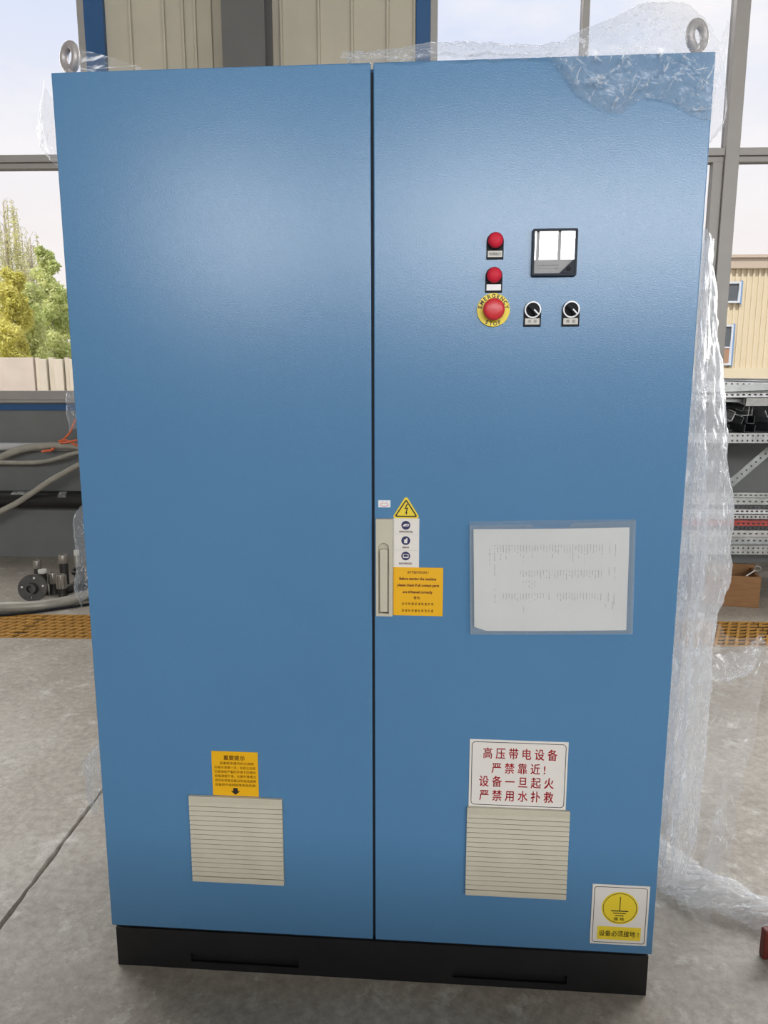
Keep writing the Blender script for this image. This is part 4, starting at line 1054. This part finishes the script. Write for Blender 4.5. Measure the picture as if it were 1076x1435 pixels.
# wooden crate
cb0 = room_z(1014, 849, 0); cb1 = room_z(1063, 852.5, 0); ca = math.atan2(cb1.y-cb0.y, cb1.x-cb0.x); cw = (cb1-cb0).length
ch_ = room_y(1063, 809.5, cb1.y).z; cw_full = cw + .12
crate = empty('wooden_crate', (cb1.x, cb1.y, 0), ca); tag(crate, 'open brown wooden crate on the floor below the rack', 'crate')
for n_, a in (('front_board', (-cw_full, 0, 0, .018, 0, ch_)), ('rear_board', (-cw_full, .018, .24, .258, 0, ch_+.02)), ('side_board', (-.018, 0, .018, .24, 0, ch_)), ('side_board', (-cw_full, -cw_full+.018, .018, .24, 0, ch_)), ('base_board', (-cw_full+.018, -.018, .018, .24, 0, .015))):
    MB().box(*a).build(n_, m_wood, crate, bevel=.003)
cq = room_y(1061, 797, cb1.y+.12)
rg = empty('ring_bolt', tuple(cq)); tag(rg, 'bright steel ring bolt sticking out of the wooden crate', 'bolt')
MB().torus((0, 0, 0), .017, .006, (.3, 1, .2), 24, 8).build('ring', m_collar, rg, smooth=0)
MB().tube([(-.016, 0, -.012), (-.10, 0, -.075), (-.13, .0, -.15)], .006, 8).build('shank', m_collar, rg, smooth=40)
# dark red block at the right
rb0 = room_z(1069, 1346, 0); rz = room_y(1069, 1306, rb0.y).z
o = MB().box(0, .22, 0, .02, 0, rz).build('red_block', m_redpaint, None, bevel=.004); o.location = (rb0.x, rb0.y, 0); o.rotation_euler = (0, 0, R(6))
tag(o, 'dark red painted steel block on the floor beside the trailing film', 'block')

# ================================================================== OUTSIDE
struct(MB().add([(-80, WY+.35, -.15), (80, WY+.35, -.15), (80, 120, -.15), (-80, 120, -.15)], [(0, 1, 2, 3)]).build('ground', m_ground))
# boundary wall of cast panels
FY = 13.0; fz = room_y(20, 501, FY).z
fwall = empty('boundary_wall', (room_y(48, 500, FY).x, FY, -.15)); tag(fwall, 'low pale boundary wall of cast panels outside in front of the trees', 'wall')
fx = fwall.location.x
for k in range(-4, 1): MB().box(-2.0*(1-k)+.02 if False else (k-1)*2.0+.03, k*2.0-.03, 0, .12, 0, fz+.15).build('panel', m_fence, fwall, bevel=.01)
x = 0
for k in range(16):
    wd = (.10, .16, .12, .2)[k % 4]
    MB().box(x, x+wd-.02, -.03 if k % 2 else .02, .12, 0, fz+.15 - (.03 if k % 2 else 0)).build('rib_panel', m_fence2, fwall, bevel=.008); x += wd
# trees
def leaf_quads(mb, pts, size, rnd):
    for p in pts:
        a = Vector((rnd.uniform(-1, 1), rnd.uniform(-1, 1), rnd.uniform(-1, 1))).normalized(); b = a.orthogonal().normalized()
        b = (Matrix.Rotation(rnd.uniform(0, 6.28), 3, a) @ b); s_ = size*rnd.uniform(.6, 1.3)
        c = a.cross(b)
        mb.add([p - b*s_, p + c*s_*.38, p + b*s_, p - c*s_*.38], [(0, 1, 2, 3)])
def bush(u, vt, vb, y, wpx, mt, label, n, size, seed, lumps=46, name='leafy_tree'):
    rnd = random.Random(seed); top = room_y(u, vt, y); s_ = (y-CR.y)/F_PX; hw = wpx*s_/2
    root = empty(name, (top.x, y, -.15)); tag(root, label, 'tree'); H_ = top.z+.15
    mb = MB(); pts = []
    ctr = []
    for k in range(lumps):
        f_ = (k+.5)/lumps; h_ = H_*(.12+.82*f_); w_ = hw*(.95 if f_ < .75 else .30+.65*((1-f_)/.25)**.6)
        ctr.append((Vector((rnd.uniform(-w_, w_)*.7, rnd.uniform(-w_, w_)*.7, h_)), w_*.42+.06))
    for k in range(n):
        c, r_ = rnd.choice(ctr); d = Vector((rnd.gauss(0, 1), rnd.gauss(0, 1), rnd.gauss(0, 1))).normalized()*r_*rnd.uniform(.55, 1.05)
        q = c + d; q.z = min(max(q.z, .05), H_); pts.append(q)
    leaf_quads(mb, pts, size, rnd); f = mb.build('foliage', mt, root); f['kind'] = 'stuff'
    MB().tube([(0, 0, 0), (.03, 0, H_*.4), (0, .02, H_*.8)], [.09, .06, .02], 8).build('trunk', m_bark, root, smooth=0)
def willow(u, vt, y, wpx, label, strands, seed, dens=1.0):
    rnd = random.Random(seed); top = room_y(u, vt, y); s_ = (y-CR.y)/F_PX; hw = wpx*s_/2
    root = empty('willow_tree', (top.x, y, -.15)); tag(root, label, 'tree'); H_ = top.z+.15
    MB().tube([(0, 0, 0), (.06, 0, H_*.35), (-.03, .02, H_*.7), (0, 0, H_*.93)], [.16, .12, .07, .02], 8).build('trunk', m_bark, root, smooth=0)
    lv = MB(); tw = MB()
    for k in range(strands):
        a = rnd.uniform(0, 6.28); r_ = hw*math.sqrt(rnd.random()); z1 = H_*(1-.22*(r_/hw)**2) - rnd.uniform(0, .25*H_); ln = rnd.uniform(.25, .6)*H_
        bx_, by_ = r_*math.cos(a), r_*math.sin(a); pts = []
        path = [(0, 0, z1-.35*hw), (bx_*.5, by_*.5, z1-.05), (bx_, by_, z1-.08), (bx_*1.06, by_*1.06, z1-.3), (bx_*1.08, by_*1.08, max(z1-ln, .2))]
        tw.tube(path, .005, 4, False)
        q0 = Vector(path[2]); q1 = Vector(path[-1])
        for j in range(int(ln*44*dens)):
            t = rnd.random(); p = q0.lerp(q1, t) + Vector((rnd.gauss(0, .035), rnd.gauss(0, .035), 0)); pts.append(p)
        leaf_quads(lv, pts, .055, rnd)
    f = lv.build('foliage', m_willow, root); f['kind'] = 'stuff'
    tw.build('twig_strands', m_bark, root)
willow(2, 258, 26, 60, 'tallest pale weeping willow beyond the boundary wall', 70, 21, .8)
willow(40, 312, 23.6, 60, 'lower thin weeping willow beside the tall one', 60, 22, .7)
bush(63, 333, 540, 18.7, 46, m_leaf, 'slim green column tree beyond the boundary wall', 14000, .055, 31)
bush(12, 366, 540, 15.9, 50, m_leafy, 'yellow-green bushy tree in front of the willows', 14000, .055, 32)
bush(40, 385, 540, 17.2, 48, m_leaf, 'round green bush between yellow-green and column trees', 12000, .055, 33)
bush(86, 396, 540, 20.1, 50, m_leaf, 'green bush beyond the wall beside the cabinet edge', 12000, .055, 34)
bush(104, 372, 540, 21.8, 50, m_leaf, 'green tree mostly hidden behind the cabinet edge', 5000, .055, 35)
bush(-40, 372, 540, 21.5, 70, m_leafy, 'broad yellow-green tree beside the tall willow', 6000, .06, 36)
# factory building across the yard
BY = 26.0
bl = empty('factory_building', (room_y(1030, 500, BY).x, BY, -.15)); tag(bl, 'cream corrugated two-storey factory building across the yard', 'building'); bx0 = bl.location.x
ez_ = room_y(1040, 362, BY).z+.15; fz_ = room_y(1040, 377, BY).z+.15; bz_ = room_y(1040, 516, BY).z+.15
MB().box(-4, 16, .06, 8, bz_, ez_-.1).build('wall', m_bwall, bl)
rb_ = MB()
for k in range(100): rb_.box(-4+.2*k, -4+.2*k+.07, 0, .07, bz_, fz_)
rb_.build('cladding_ribs', m_bwall, bl)['kind'] = 'stuff'
MB().box(-4.1, 16.1, -.12, .06, fz_, ez_).build('roof_fascia', m_bfascia, bl, bevel=.02)
MB().box(-4.2, 16.2, -.2, 8.2, ez_, ez_+.1).build('roof', m_bfascia, bl)
MB().box(-4, 16, -.04, .3, 0, bz_).build('base', m_bwall, bl)
def bwin(u0, u1, v0, v1, panel=False):
    a, b = room_y(u0, 400, BY).x-bx0, room_y(u1, 400, BY).x-bx0
    z0, z1 = room_y((u0+u1)/2, v1, BY).z+.15, room_y((u0+u1)/2, v0, BY).z+.15; t = .07
    w_ = empty('window', (a, -.02, z0), 0, bl); W_, H_ = b-a, z1-z0
    plate('frame', [[(0, 0), (W_, 0), (W_, H_), (0, H_)], [(t, t), (W_-t, t), (W_-t, H_-t), (t, H_-t)]], .08, m_bframe, w_, y=0)
    MB().box(W_, W_+.06, -.06, 0, -.03, H_+.03).build('blue_edge', m_bblue, w_)
    if panel:
        MB().box(t, W_-t, -.03, 0, t, H_*.42).build('lower_panel', m_bpanel, w_); MB().box(t, W_-t, -.03, 0, H_*.46, H_-t).build('pane', m_bpane, w_)
        MB().box(t, W_-t, -.05, 0, H_*.42, H_*.46).build('rail', m_bframe, w_)
    else: MB().box(t, W_-t, -.03, 0, t, H_-t).build('pane', m_bpane, w_)
bwin(978, 999, 396, 424); bwin(1016, 1037, 395, 425); bwin(1010, 1031, 455, 512, True); bwin(1090, 1112, 395, 425)
